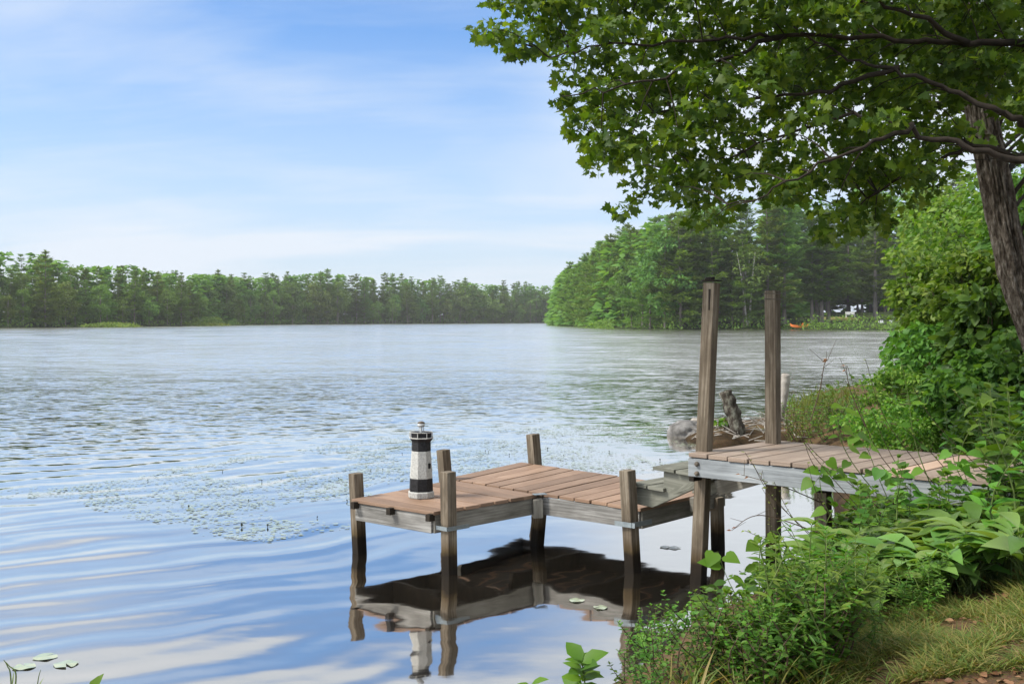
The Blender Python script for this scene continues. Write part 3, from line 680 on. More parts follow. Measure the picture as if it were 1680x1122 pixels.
for key, args in dict(
    left=(590, 583.5, 7.47, 7.47, .076, 41, dock, None, 776), mid=(738, 727, 8.27, 8.27, .078, 43, dock, None, 737.5),
    front=(737.5, 734.8, 6.87, 6.87, .076, 45, dock, None, 773.5), back=(884, 874, 9.2, 9.2, .086, 40, dock, None, 712),
    corner=(1038.5, 1029, 6.93, 6.93, .079, 43, dock, None, 771)).items():
    P[key] = post(*args)
post(881, 888, 7.72, 7.72, .074, 42, dock, None, 812); post(1178, 1176, 7.6, 7.6, .073, 40, dock, None, 815)
def strap(c, d, mb, w=.026):
    mb.beam(c - d, c + d, .004, w)
mb = MB(); _, b, t = P['front']; c = lerp(b, t, (Z1 - .10) / t[2])
strap(c + V(-.045, -.035, 0), V(.05, -.045, 0) * .7, mb); strap(c + V(.06, -.012, 0), V(.07, .065, 0), mb); mb.build('post_bracket', M['steel'], dock)
mb = MB(); _, b, t = P['corner']; c = lerp(b, t, (Z1 - .085) / t[2])
strap(c + V(-.04, -.042, 0), V(.06, -.05, 0), mb, .032); strap(c + V(.072, -.01, 0), V(.075, .07, 0), mb, .032); mb.build('post_bracket', M['steel'], dock)
# blocks under the front edge and the corner plate
for px in (584, 644, 706):
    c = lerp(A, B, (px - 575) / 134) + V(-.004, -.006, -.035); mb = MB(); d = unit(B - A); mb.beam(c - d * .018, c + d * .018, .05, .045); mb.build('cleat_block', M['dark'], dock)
mb = MB(); mb.beam(Cc + V(-.03, -.05, .006), Cc + V(.06, -.02, .006), .06, .006); mb.build('corner_plate', M['steel'], dock, bevel=.002)
# inner corner upright closing the two beams
mb = MB(); mb.beam(Cc + V(.0, -.03, -.03), Cc + V(.0, -.03, -.16), .07, .07, (1, .1, 0)); mb.build('corner_upright', M['beam_wood'], dock, bevel=.004)

# ------------------------------------------------------------------ the raised walkway
walk = empty('raised_walkway', (0, 0, 0)); tag(walk, 'raised grey-brown board walkway on posts leading from the bank to the steps', 'walkway')
U1, U2, U3, U4 = V(1.075, 6.54, Z2), V(2.43, 5.38, Z2), V(1.766, 7.22, Z2), V(3.12, 6.10, Z2)
mbs = [MB(), MB()]
nU = 13
for i in range(nU):
    t0, t1 = i / nU, (i + 1) / nU; g = .0055 / 1.78
    p0, p1, q0, q1 = lerp(U1, U2, t0 + g), lerp(U1, U2, t1 - g), lerp(U3, U4, t0 + g), lerp(U3, U4, t1 - g)
    e = unit(q0 - p0) * random.uniform(-.006, .006); zz = V(0, 0, random.uniform(-.003, .003))
    mbs[1 if i == 9 else 0].slab(p0 + e + zz, p1 + e + zz, q1 + e + zz, q0 + e + zz, .026)
shade_under(mbs[0].build('decking', M['deck_up'], walk, bevel=.003)); tag(mbs[1].build('deck_board', M['deck_new'], walk, bevel=.003), 'pale newer board of the walkway')
HB = .112
du, dv = unit(U2 - U1), unit(U3 - U1)
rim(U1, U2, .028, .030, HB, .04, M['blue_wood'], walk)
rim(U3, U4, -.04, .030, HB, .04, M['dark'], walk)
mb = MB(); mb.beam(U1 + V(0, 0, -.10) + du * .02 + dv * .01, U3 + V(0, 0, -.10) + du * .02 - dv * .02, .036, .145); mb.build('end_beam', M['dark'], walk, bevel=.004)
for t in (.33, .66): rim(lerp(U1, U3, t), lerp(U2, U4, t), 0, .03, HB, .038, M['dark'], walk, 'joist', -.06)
for k in range(2):
    mb = MB(); c = U1 + du * .065 + V(0, 0, -.062 - .058 * k) - unit(V(-du[1], du[0], 0)) * .0 + V(du[1], -du[0], 0) * -.003
    nrm = V(du[1], -du[0], 0); mb.tube([c - nrm * .01, c + nrm * .006, c + nrm * .012, c + nrm * .014], [.015, .015, .011, .004], 10); mb.build('bolt', M['bolt'], walk, smooth=True)
bigposts = {}
p1o, b1, t1 = post(1145.5, 1167.5, 6.62, 6.62, .079, 52, walk, None, 464)
p2o, b2, t2 = post(1269, 1267.5, 7.05, 7.05, .080, 52, walk, None, 477)
post(1352, 1350, 6.35, 6.35, .08, 50, walk, None, 806); 
mb = MB(); mb.beam(t1 + V(.0, -.005, .008), t1 + V(.0, -.005, .016), .095, .092, (.66, .75, 0)); mb.beam(t1 + V(-.012, -.01, .016), t1 + V(-.014, -.012, .034), .05, .046, (.6, .8, 0)); mb.build('post_cap', M['dark'], p1o, bevel=.004)
mb = MB(); q = t1 + V(-.038, -.032, -.17); mb.beam(q + V(.014, -.002, 0), q + V(.018, -.002, .13), .018, .006, (-.8, -.6, 0)); mb.build('rot_scar', M['dark'], p1o)
for dz in (.018, .055):
    mb = MB(); cc = t2 + V(0, 0, -dz); r = .060
    ring = [cc + V(r * math.cos(a), r * math.sin(a), .003 * math.sin(a)) for a in np.linspace(0, 2 * math.pi, 5) + R(52 + 45)]
    mb.tube(ring, .0035, 5); mb.build('wire_band', M['bolt'], p2o)
# brace slanting down under the walkway
mb = MB(); mb.beam(V(1.36, 7.05, .52), V(1.62, 6.75, .66), .035, .10); mb.build('brace', M['beam_wood'], walk, bevel=.004)
mb = MB(); mb.beam(V(1.25, 7.42, .345), V(1.52, 7.68, .345), .04, .10); mb.build('ledger', M['beam_wood'], walk, bevel=.004)

# ------------------------------------------------------------------ steps between the two
steps = empty('wooden_steps', (0, 0, 0)); tag(steps, 'two-step mossy wooden stair joining the low dock to the raised walkway', 'steps')
us = V(-.765, .644, 0)
def stringer(s):
    q0 = U1 + dv * s; q0 = V(q0[0], q0[1], 0)
    prof = [(0, .655), (.30, .655), (.30, .525), (.512, .535), (.512, .425), (.385, .415), (.06, .575), (0, .60)]
    half = dv * .019; pts = [q0 + us * t + V(0, 0, z) - half for t, z in prof] + [q0 + us * t + V(0, 0, z) + half for t, z in prof]
    n = len(prof); fs = [tuple(range(n)), tuple(range(2 * n - 1, n - 1, -1))] + [(i + n, i, (i + 1) % n, (i + 1) % n + n)[::-1] for i in range(n)][::1]
    uv = [[(t * 1.0 + s, z) for t, z in prof], [(t + s, z) for t, z in prof][::-1]] + [[(0, 0), (.1, 0), (.1, .04), (0, .04)]] * n
    mb = MB(); mb.poly(pts, [f[::-1] for f in fs], uv); return mb.build('stringer', M['step_wood'], steps, bevel=.003)
for s in (.20, .82): stringer(s)
def tread(t0, t1, z0, tilt):
    mb = MB()
    for a, b in ((t0, t0 + (t1 - t0) * .48), (t0 + (t1 - t0) * .52, t1)):
        q = U1 * V(1, 1, 0); z = V(0, 0, z0)
        pa, pb = q + us * a + dv * .15 + z + V(0, 0, tilt * a), q + us * b + dv * .15 + z + V(0, 0, tilt * b)
        mb.slab(pa, pb, pb + dv * .72, pa + dv * .72, .022)
    return mb.build('tread', M['step_wood'], steps, bevel=.003)
tread(.28, .53, .535, .06); tread(.03, .36, .668, .055)

# ------------------------------------------------------------------ lighthouse ornament
lx, ly = on(691, 815.5, Z1)[:2]
lh = empty('lighthouse_ornament', (0, 0, 0)); tag(lh, 'black and white striped toy lighthouse standing on the low dock', 'lighthouse')
L0 = V(lx, ly, Z1); rot8 = R(-102)
def band(name, prof, mat, parent=lh, n=8, smooth=False):
    mb = MB(); mb.lathe(L0, prof, n, rot8); return mb.build(name, M[mat], parent, smooth=smooth, bevel=.003)
band('base', [(.090, 0), (.094, .004), (.094, .040), (.089, .046)], 'white_paint')
band('lower_band', [(.086, .046), (.083, .135)], 'black_paint')
tw = band('tower', [(.083, .135), (.070, .325)], 'white_paint')
band('neck', [(.0705, .325), (.069, .390), (.088, .412)], 'black_paint')
gal = band('gallery', [(.090, .412), (.090, .418)], 'white_paint')
band('lantern_room', [(.073, .418), (.073, .447), (.075, .449), (.075, .453)], 'black_paint')
mb = MB()
for k in range(8):
    a = rot8 + math.pi / 4 * k; p = L0 + V(0.083 * math.cos(a), 0.083 * math.sin(a), .418); mb.tube([p, p + V(0, 0, .036)], .0028, 5)
ring = [L0 + V(0.083 * math.cos(rot8 + math.pi / 4 * k), 0.083 * math.sin(rot8 + math.pi / 4 * k), .454) for k in range(9)]; mb.tube(ring, .0026, 5)
mb.build('railing', M['white_paint'], gal)
mb = MB()
for a in (.4, 2.5, 4.6): p = L0 + V(.017 * math.cos(a), .017 * math.sin(a), .452); mb.tube([p, p + V(0, 0, .038)], .0028, 5)
mb.tube([L0 + V(0, 0, .452), L0 + V(0, 0, .49)], .007, 6); mb.build('lamp_stand', M['glass'], lh)
mb = MB(); mb.lathe(L0, [(.006, .486), (.021, .490), (.0255, .500), (.0255, .514), (.020, .520)], 14); lamp = mb.build('lamp', M['glass'], lh, smooth=True)
mb = MB(); mb.lathe(L0, [(.0262, .513), (.025, .521), (.014, .528), (.003, .530)], 14); mb.build('lamp_cap', M['bolt'], lamp, smooth=True)
mb = MB(); mb.lathe(L0, [(.0262, .495), (.0262, .499)], 14); mb.build('lamp_ring', M['bolt'], lamp, smooth=True)
fa = rot8 + math.pi / 4 * 1.5; fn = V(math.cos(fa), math.sin(fa), .06); fs_ = V(-math.sin(fa), math.cos(fa), 0)
wc = L0 + fn * (.0775 * math.cos(math.pi / 8) + .002) + V(0, 0, .222); wc[2] = L0[2] + .224
mb = MB()
for sx in (-1, 1): mb.beam(wc + fs_ * sx * .0085 + V(0, 0, -.016), wc + fs_ * sx * .0085 + V(0, 0, .016), .0045, .006, fn)
for sz in (-1, 0, 1): mb.beam(wc + fs_ * -.01 + V(0, 0, sz * .0155), wc + fs_ * .01 + V(0, 0, sz * .0155), .006, .0045)
mb.beam(wc + V(0, 0, -.016), wc + V(0, 0, .016), .003, .005, fn)
mb.build('window', M['black_paint'], tw)

# ------------------------------------------------------------------ stumps, logs and rocks along the bank
def rock(name, c, size, label, seed, mat='rock', group=None):
    import bmesh
    bm = bmesh.new(); bmesh.ops.create_icosphere(bm, subdivisions=4, radius=1)
    off = Vector((seed * 3.7, seed * 1.3, seed * 2.1))
    for v in bm.verts:
        k = 1 + .35 * mnoise.fractal(v.co * 1.1 + off, 1.0, 2.0, 4) ; v.co *= k
        v.co = Vector((v.co.x * size[0], v.co.y * size[1], max(-.5, v.co.z) * size[2]))
    me = bpy.data.meshes.new(name); bm.to_mesh(me); bm.free(); me.polygons.foreach_set('use_smooth', [True] * len(me.polygons)); me.materials.append(M[mat])
    o = bpy.data.objects.new(name, me); C.objects.link(o); o.location = tuple(c); o.rotation_euler = (0, 0, seed)
    return tag(o, label, 'rock', group)
def log_obj(name, pts, radii, mat, label, cat, n=14):
    mb = MB(); path = []; rr = []
    for i in range(len(pts) - 1):
        for t in np.linspace(0, 1, 7, endpoint=False): path.append(lerp(pts[i], pts[i + 1], t)); rr.append(radii[i] * (1 - t) + radii[i + 1] * t)
    path.append(pts[-1]); rr.append(radii[-1])
    rr = [r * random.uniform(.92, 1.1) for r in rr]; path = [p + V(*rng.normal(0, .05, 3)) * r for p, r in zip(path, rr)]
    mb.tube(path, rr, n); return tag(mb.build(name, M[mat], None, smooth=True), label, cat)
sY = 14.0
log_obj('tree_stump', [at(1213, 738, sY), at(1209, 700, sY), at(1198, 665, sY), at(1190, 642, sY)], [.115, .095, .095, .085], 'stump', 'dark leaning tree stump with a jagged top beyond the walkway', 'stump')
mb = MB(); mb.tube([at(1183, 646, sY), at(1181, 640, sY)], [.05, .02], 6); mb.tube([at(1194, 645, sY), at(1195, 637, sY)], [.06, .015], 6)
log_obj('leaning_log', [at(1277, 720, 14.8), at(1281, 680, 14.8), at(1287, 640, 14.8), at(1289, 613, 14.8)], [.05, .05, .062, .055], 'log', 'pale leaning log sticking up behind the second tall post', 'log')
rock('shore_rock', on(1131, 716) + V(0, .1, .03), (.26, .3, .20), 'grey rock at the water tip of the little spit', 3.1)
rock('shore_rock', on(1160, 712) + V(0, .3, .05), (.22, .24, .16), 'low grey stone just behind the first tall post', 1.2, 'log')
rock('shore_rock', on(1385, 668) + V(.1, .6, .05), (.5, .3, .26), 'long pale boulder in the shore weeds right of the leaning log', 5.3)
rock('shore_rock', on(1432, 655) + V(.4, .5, .12), (.55, .4, .32), 'broad pale grey boulder at the foot of the yellow-green bushes', 7.7)
rock('shore_rock', on(1330, 712) + V(.3, .2, .18), (.2, .16, .12), 'small dark stone among weeds beyond the walkway', 9.1)
rock('shore_rock', on(1190, 1040, .0), (.07, .06, .06), 'small round brown stone in the shallow water below the weeds', 4.4)
log_obj('driftwood_log', [at(1345, 690, 17.5), at(1400, 684, 17.5), at(1450, 668, 18.5)], [.10, .12, .09], 'log', 'bleached driftwood log lying along the shore weeds', 'log')
def debris():
    mb = MB()
    for i in range(170):
        x, y = rng.uniform(2.3, 3.9), rng.uniform(13.7, 15.6); g = gz(x, y)
        if g < .01: continue
        a = rng.uniform(0, 6.28); L = rng.uniform(.05, .4); mb.tube([V(x, y, g + .01), V(x + L * math.cos(a), y + L * math.sin(a), g + rng.uniform(.0, .12))], [.008, .004], 4)
    tag(mb.build('debris', M['log']), kind='stuff')
debris()

# ------------------------------------------------------------------ things on the far shore to the right
def onl(px, py, Y): return at(px, py, Y)
kY = 176.0
ky = at(1320, 534, kY); kz = gz(ky[0], kY + 3) ; kx = ky[0]
kayak = empty('kayak', (kx, kY + 3.0, kz), R(8)); tag(kayak, 'orange kayak pulled up on the grassy far bank', 'kayak')
mb = MB(); prof = [(-1.7, .03, .35), (-1.3, .22, .12), (-.5, .36, 0), (.5, .36, 0), (1.3, .22, .12), (1.7, .03, .45)]
base = 0; pts = []; fs = []
for x, w, z in prof: pts += [V(x, -w, z + .34), V(x, -w * .7, z), V(x, w * .7, z), V(x, w, z + .34), V(x, 0, z + .42)]
for i in range(len(prof) - 1):
    for k in range(5): fs.append((i * 5 + k, i * 5 + (k + 1) % 5, (i + 1) * 5 + (k + 1) % 5, (i + 1) * 5 + k))
mb.poly(pts, fs); mb.build('hull', M['orange'], kayak)
mb = MB(); mb.lathe(V(0, 0, .36), [(.3, 0), (.3, .08), (.25, .1)], 12); mb.build('cockpit', M['dark'], kayak)
mb = MB(); mb.beam(V(.35, -.2, .4), V(.55, -.2, .75), .3, .06, (0, 1, 0)); mb.build('seat_back', M['orange'], kayak)
wd = at(1444, 541, 182.0); wz = .42
wdock = empty('white_dock', (0, 0, 0)); tag(wdock, 'small white dock with posts on the far shore', 'dock')
mb = MB(); mb.beam(V(wd[0] - 1.7, 179, wz), V(wd[0] + 1.7, 179, wz), 3.0, .16); mb.build('deck', M['white_plastic'], wdock)
for dx in (-1.75, -1.35):
    mb = MB(); mb.beam(V(wd[0] + dx, 177.6, -.8), V(wd[0] + dx, 177.6, 1.45), .10, .10, (0, 1, 0)); mb.build('post', M['white_plastic'], wdock)
for dx in (.2, 1.6):
    mb = MB(); mb.beam(V(wd[0] + dx, 177.7, -.8), V(wd[0] + dx, 177.7, wz), .10, .10, (0, 1, 0)); mb.build('post', M['white_plastic'], wdock)
mb = MB(); mb.beam(V(wd[0] + 1.3, 177.7, wz - .1), V(wd[0] + 2.7, 177.7, wz + 1.0), .1, .12); mb.build('handrail', M['white_plastic'], wdock)
for dx, lab in ((-.85, 'white plastic chair on the far dock, beside the two tall posts'), (.75, 'white plastic chair on the far dock, beside the sloping rail')):
    ch = empty('garden_chair', (wd[0] + dx, 178.6, wz + .08)); tag(ch, lab, 'chair', 'white chairs on the far dock')
    mb = MB(); mb.beam(V(-.3, 0, .4), V(.3, 0, .4), .55, .06); mb.build('seat', M['white_plastic'], ch)
    mb = MB(); mb.beam(V(-.28, .25, .75), V(.28, .25, .75), .07, .7); mb.build('backrest', M['white_plastic'], ch)
    for a, b in ((-1, -1), (1, -1), (-1, 1), (1, 1)):
        mb = MB(); mb.beam(V(a * .27, b * .24, 0), V(a * .27, b * .24, .42), .07, .07, (0, 1, 0)); mb.build('leg', M['white_plastic'], ch)
    for a in (-1, 1):
        mb = MB(); mb.beam(V(a * .31, -.28, .63), V(a * .31, .25, .63), .07, .05); mb.build('armrest', M['white_plastic'], ch)
# lawn clearing behind the kayak
lw = at(1380, 526, 198); mb = MB(); lv = []; n = 28
for k in range(n):
    a = 2 * math.pi * k / n; x, y = lw[0] + 3.2 * math.cos(a) * random.uniform(.85, 1.1), 200 + 9 * math.sin(a); lv.append((x, y, gz(x, y) + .05))
lv.append((lw[0], 200, gz(lw[0], 200) + .3)); mb.poly(lv, [(k, (k + 1) % n, n) for k in range(n)]); tag(mb.build('lawn', M['lawn']), kind='structure')
bn = empty('garden_bench', (at(1395, 520, 206)[0], 206, gz(at(1395, 520, 206)[0], 206))); tag(bn, 'small white bench at the edge of the far lawn', 'bench')
mb = MB(); mb.beam(V(-.9, 0, .45), V(.9, 0, .45), .45, .07); mb.build('seat', M['white_plastic'], bn)
mb = MB(); mb.beam(V(-.9, .22, .85), V(.9, .22, .85), .06, .5); mb.build('backrest', M['white_plastic'], bn)
for a in (-.8, .8):
    mb = MB(); mb.beam(V(a, 0, 0), V(a, 0, .45), .4, .08, (1, 0, 0)); mb.build('leg', M['white_plastic'], bn)

# single trees one can tell apart on the right shore
big = pine_proto(23, 3.6, .42, 21, .5, 'pine', dead=22, trunk_r=.36); SIZE[big] = 23
place(big, at(1294, 530, 184)[0], 187, 24, 'tall pine with a long bare grey trunk and dead lower branches', 'pine', None)
tr2 = [pine_proto(18, 3.4, .20, 31, .4, trunk_r=.34), pine_proto(17, 3.0, .22, 32, .4, trunk_r=.36)]
for p in tr2: SIZE[p] = 18
for px, Y, pr, lab in ((1332, 189, 0, 'pine with thick grey trunk directly behind the orange kayak'), (1340, 193, 1, 'pine with slim trunk squeezed between two thicker trunks by the kayak'), (1348, 189, 1, 'pale-trunked pine just right of the kayak'), (1359, 191, 0, 'dark-trunked pine at the left edge of the far lawn'), (1436, 192, 1, 'dark thick-trunked pine directly behind the white dock')):
    place(tr2[pr], at(px, 530, Y)[0], Y, 20, lab, 'pine', 'thick trunked pines by the lawn')
bi = broad_proto(13, 2.5, 41, 'birch', 'birch_bark', 'birch_tree', 34, .38, 46, .4, stems=3); SIZE[bi] = 13
place(bi, at(1231, 535, 180)[0], 181.5, 14, 'white birch with slim twin trunks at the water between the tall posts', 'birch', None)
for px, py, Y0 in ((20, 536, 3), (64, 536, 2), (118, 536, 3), (168, 535, 2), (262, 534, 2), (268, 534, 5), (402, 532, 2), (455, 531.5, 3), (548, 531, 2), (640, 530.5, 3), (735, 530, 2), (838, 529.5, 3)):
    p = on(px, max(py, 530.2)); q = p * (1 + (Y0 + 1) / np.linalg.norm(p)); k_ = 0
    while shore_dist(q[:2])[0] < .8 and k_ < 20: q = q * 1.012; k_ += 1
    place(bi, q[0], q[1], random.uniform(11, 16), 'pale-trunked birch at the water edge of the wood across the lake', 'birch', 'birches along the far shore')
# floating islets of marsh plants near the left shore
for x0, x1, py, lab, sd in ((142, 222, 537.0, 'low yellow-green marsh islet nearest the left shore', 1), (285, 372, 534.6, 'longer marsh islet with small bushes on it', 2)):
    a, b = on(x0, py), on(x1, py); n = 1500; t = rng.uniform(0, 1, n); w = np.sin(t * math.pi) ** .4
    p = a[None] * (1 - t[:, None]) + b[None] * t[:, None]; p[:, 1] += rng.normal(0, 2, n); p[:, 2] = rng.uniform(0, .9, n) ** 1.3 * w
    isl = empty('marsh_islet'); tag(isl, lab, 'islet')
    v, f = scatter(T_SIMP, p, frames(rdir(n, .2, 1), rdir(n, -.2, 1)), rng.uniform(.3, .7, n)); mesh_obj('marsh_plants', v, f, M['reed'], isl)
    if sd == 2:
        cs = [at(px, 528 - hh, b[1]) for px, hh in ((292, 2), (322, 3), (340, 4), (352, 5), (358, 2), (330, 0))]; v, f = clump_leaves(cs, [(1.3, 1.2, .9)] * 6, [150] * 6, T_SIMP, .4); mesh_obj('bush', v, f, M['birch'], isl)

# ------------------------------------------------------------------ lily pads
def pads():
    n = 9000; tx = rng.uniform(0, 1, n * 6); P2 = np.stack([rng.uniform(-5.4, 2.4, n * 6), 7.6 + 11 * rng.uniform(0, 1, n * 6)], 1)
    px = CX + P2[:, 0] / P2[:, 1] * F; py = HY + F * CH / P2[:, 1]
    # the bed of pads: its near edge bends towards the bank
    lo = np.interp(px, [120, 200, 300, 380, 460, 560, 640, 760, 1000, 1120], [815, 845, 876, 886, 888, 868, 850, 850, 800, 770])
    hi = np.interp(px, [120, 300, 500, 700, 900, 1120], [800, 762, 735, 708, 692, 690])
    e = fbm(P2[:, 0], P2[:, 1], .9) + .6 * fbm(P2[:, 0] + 3, P2[:, 1], 2.3)
    ok = (py < lo + 6 * e) & (py > hi + 8 * e) & (e > -.55 + .5 * (px > 900))
    ok &= rng.uniform(0, 1, len(ok)) < .25 + .75 * np.clip(.5 + fbm(P2[:, 0] * 1.0, P2[:, 1] * .6, 4.1), 0, 1)
    P2 = P2[ok][:n]; m = len(P2); k = 9
    a = np.linspace(.25, 2 * math.pi - .25, k); tv = np.concatenate([[(0, 0, 0)], np.stack([np.cos(a), np.sin(a), 0 * a], 1)])
    tf = np.array([(0, 1 + i, 2 + i) for i in range(k - 1)])
    rz = rng.uniform(0, 6.283, m); nr = V(0, 0, 1) + rng.normal(0, .016, (m, 3)); d = np.stack([np.cos(rz), np.sin(rz), 0 * rz], 1)
    v, f = scatter((tv, tf), np.concatenate([P2, rng.uniform(.004, .012, (m, 1))], 1), frames(d, nr), rng.uniform(.007, .022, m))
    tag(mesh_obj('lily_pads', v, f, M['pad']), kind='stuff')
pads()
def big_pad(px, py, r, label, wig=0):
    c = on(px, py); k = 26; a = np.linspace(.2, 2 * math.pi - .2, k); v = [(0, 0, .008)] + [(r * (1 + .08 * math.sin(3 * t + px)) * math.cos(t), r * math.sin(t) * (1 + .06 * math.sin(5 * t)), .005 + .002 * math.sin(4 * t + py)) for t in a]
    o = mesh_obj('lily_pad', v, [(0, i + 1, i + 2) for i in range(k - 1)], M['pad'], smooth=True); o.location = tuple(c); o.rotation_euler = (0, 0, random.uniform(0, 6))
    tag(o, label, 'lily pad', 'lone lily pads')
big_pad(75, 1078, .055, 'round lily pad with curled rim, farther of the lone pads by the grass blades')
big_pad(108, 1090, .055, 'pale flat lily pad, nearer of the lone pads by the grass blades'); big_pad(40, 1094, .05, 'half-sunk lily pad beside the bent grass blade')
for px, py, r, lab in ((1092, 898, .04, 'small dark lily pad floating beside the corner post, left of a pair'), (1106, 899, .045, 'small dark lily pad floating nearest the first tall post'), (946, 985, .045, 'small white-edged pad floating in the dark reflection of the dock'), (985, 997, .04, 'pale scrap of pad floating below the corner post')):
    big_pad(px, py, r, lab)
bud0 = None
for px, py, hgt in ((243, 789, .05), (310, 833, .07), (397, 865, .09), (408, 822, .05), (425, 828, .045), (439, 864, .07), (608, 772, .05), (628, 771, .05), (796, 741, .06), (801, 742, .05), (835, 747, .06), (898, 737, .07), (570, 823, .06), (592, 796, .05), (556, 786, .05), (365, 775, .05), (500, 790, .05), (917, 726, .05), (1000, 742, .06), (1083, 756, .07), (925, 748, .05), (430, 790, .05), (520, 850, .05), (700, 722, .06), (660, 745, .05)):
    c = on(px, py)
    if bud0 is None:
        mb = MB(); mb.lathe(V(0, 0, 0), [(.006, -.02), (.007, .02), (.016, .032), (.02, .05), (.015, .066), (.004, .075)], 8); o = bud0 = mb.build('lily_bud', M['bud'], None, smooth=True)
    else: o = copy_tree(bud0)
    o.location = tuple(c); s = hgt / .19; o.scale = (s, s, s); o.rotation_euler = (random.uniform(-.3, .3), random.uniform(-.3, .3), 0)
    tag(o, 'dark lily bud standing up out of the bed of lily pads', 'bud', 'buds in the lily bed')

# ------------------------------------------------------------------ bank: helpers
def ong(px, py):
    z = .4
    for _ in range(12):
        p = on(px, min(py, 1e4), z); z = .5 * z + .5 * max(0.0, gz(p[0], p[1]))
    return on(px, py, z)
def curve(p0, p1, bend, n=6):
    p0, p1 = np.asarray(p0, float), np.asarray(p1, float)
    return [lerp(p0, p1, t) + np.asarray(bend) * math.sin(math.pi * t) for t in np.linspace(0, 1, n)]
def in_poly(x, y, poly):
    c = False; j = len(poly) - 1
    for i in range(len(poly)):
        if (poly[i][1] > y) != (poly[j][1] > y) and x < (poly[j][0] - poly[i][0]) * (y - poly[i][1]) / (poly[j][1] - poly[i][1]) + poly[i][0]: c = not c
        j = i
    return c

# ------------------------------------------------------------------ the overhanging maple
maple = empty('maple_tree', (0, 0, 0)); tag(maple, 'maple whose leafy boughs hang in from the upper right over the lake', 'tree')
mz = gz(4.7, 6.0)
mb = MB(); tpts = [V(4.75, 5.9, mz - .2), V(4.7, 6.0, mz + 1.0), V(4.6, 6.1, 2.8), V(4.65, 6.2, 4.2), V(4.5, 6.3, 5.8)]
mb.tube(tpts, [.24, .17, .14, .11, .06], 14); mb.build('trunk', M['bark'], maple, smooth=True)
LIMBS = [
    ([V(4.62, 6.1, 2.6), at(1700, 72, 6.2), at(1590, 70, 6.2), at(1450, 62, 6.25), at(1290, 58, 6.3), at(1150, 66, 6.4), at(1000, 76, 6.6), at(900, 92, 6.8)], (.034, .017, .004)),
    ([V(4.62, 6.0, 2.4), at(1700, 212, 5.9), at(1640, 185, 5.9), at(1560, 150, 6.0), at(1470, 112, 6.1), at(1380, 92, 6.3), at(1250, 20, 6.6)], (.034, .018, .004)),
    ([V(4.62, 5.9, 2.0), at(1700, 272, 5.8), at(1600, 245, 5.8), at(1500, 212, 5.9), at(1400, 188, 6.1), at(1270, 225, 6.6), at(1120, 295, 7.0)], (.034, .018, .004)),
    ([V(4.64, 6.0, 1.9), at(1700, 262, 6.3), at(1590, 238, 6.3), at(1480, 290, 6.5), at(1400, 345, 6.8)], (.034, .015, .004)),
    ([V(4.62, 6.2, 3.4), at(1700, -50, 6.6), at(1500, -60, 6.8), at(1200, -40, 7.0), at(980, -5, 7.2), at(820, 6, 7.4)], (.034, .017, .004)),
    ([at(1470, 112, 6.1), at(1340, 150, 6.4), at(1200, 165, 6.8), at(1050, 190, 7.0), at(950, 228, 7.2)], (.018, .010, .003)),
    ([at(1290, 58, 6.3), at(1160, 110, 6.3), at(1030, 140, 6.2), at(920, 160, 6.2)], (.016, .009, .003)),
    ([at(1500, 212, 5.9), at(1400, 250, 5.7), at(1290, 300, 5.7), at(1180, 350, 5.8)], (.016, .009, .003)),
    ([at(1590, 70, 6.2), at(1480, 20, 6.0), at(1350, -30, 6.0), at(1250, -80, 6.0)], (.02, .012, .004))]
mb = MB(); samples = []
for pts, (ra, rb, rc) in LIMBS:
    path = []; n = len(pts)
    for i in range(n - 1):
        for t in np.linspace(0, 1, 6, endpoint=False): path.append(lerp(pts[i], pts[i + 1], t))
    path.append(pts[-1]); k = len(path); path = [p + V(*rng.normal(0, .012, 3)) for p in path]
    rr = [np.interp(i / (k - 1), [0, .3, 1], [ra, rb, rc]) for i in range(k)]
    mb.tube(path, rr, 7); samples += path[5:]
samples = np.array(samples)
CAN = [(800, -10), (835, 22), (872, 18), (893, 45), (850, 38), (786, 46), (792, 62), (835, 88), (880, 108), (902, 118), (908, 150), (922, 158), (908, 180), (938, 200), (955, 214), (930, 232), (934, 272), (965, 284), (1000, 296), (1012, 330),
       (1022, 358), (1052, 346), (1095, 330), (1128, 350), (1160, 376), (1185, 362), (1198, 338), (1225, 325), (1262, 345), (1298, 340), (1335, 322), (1350, 360), (1335, 388), (1365, 400), (1420, 392), (1455, 362), (1500, 356), (1545, 322), (1600, 292), (1760, 285), (1760, -190), (900, -160)]
cs, rs, ns, tw_ = [], [], [], MB()
y = -175
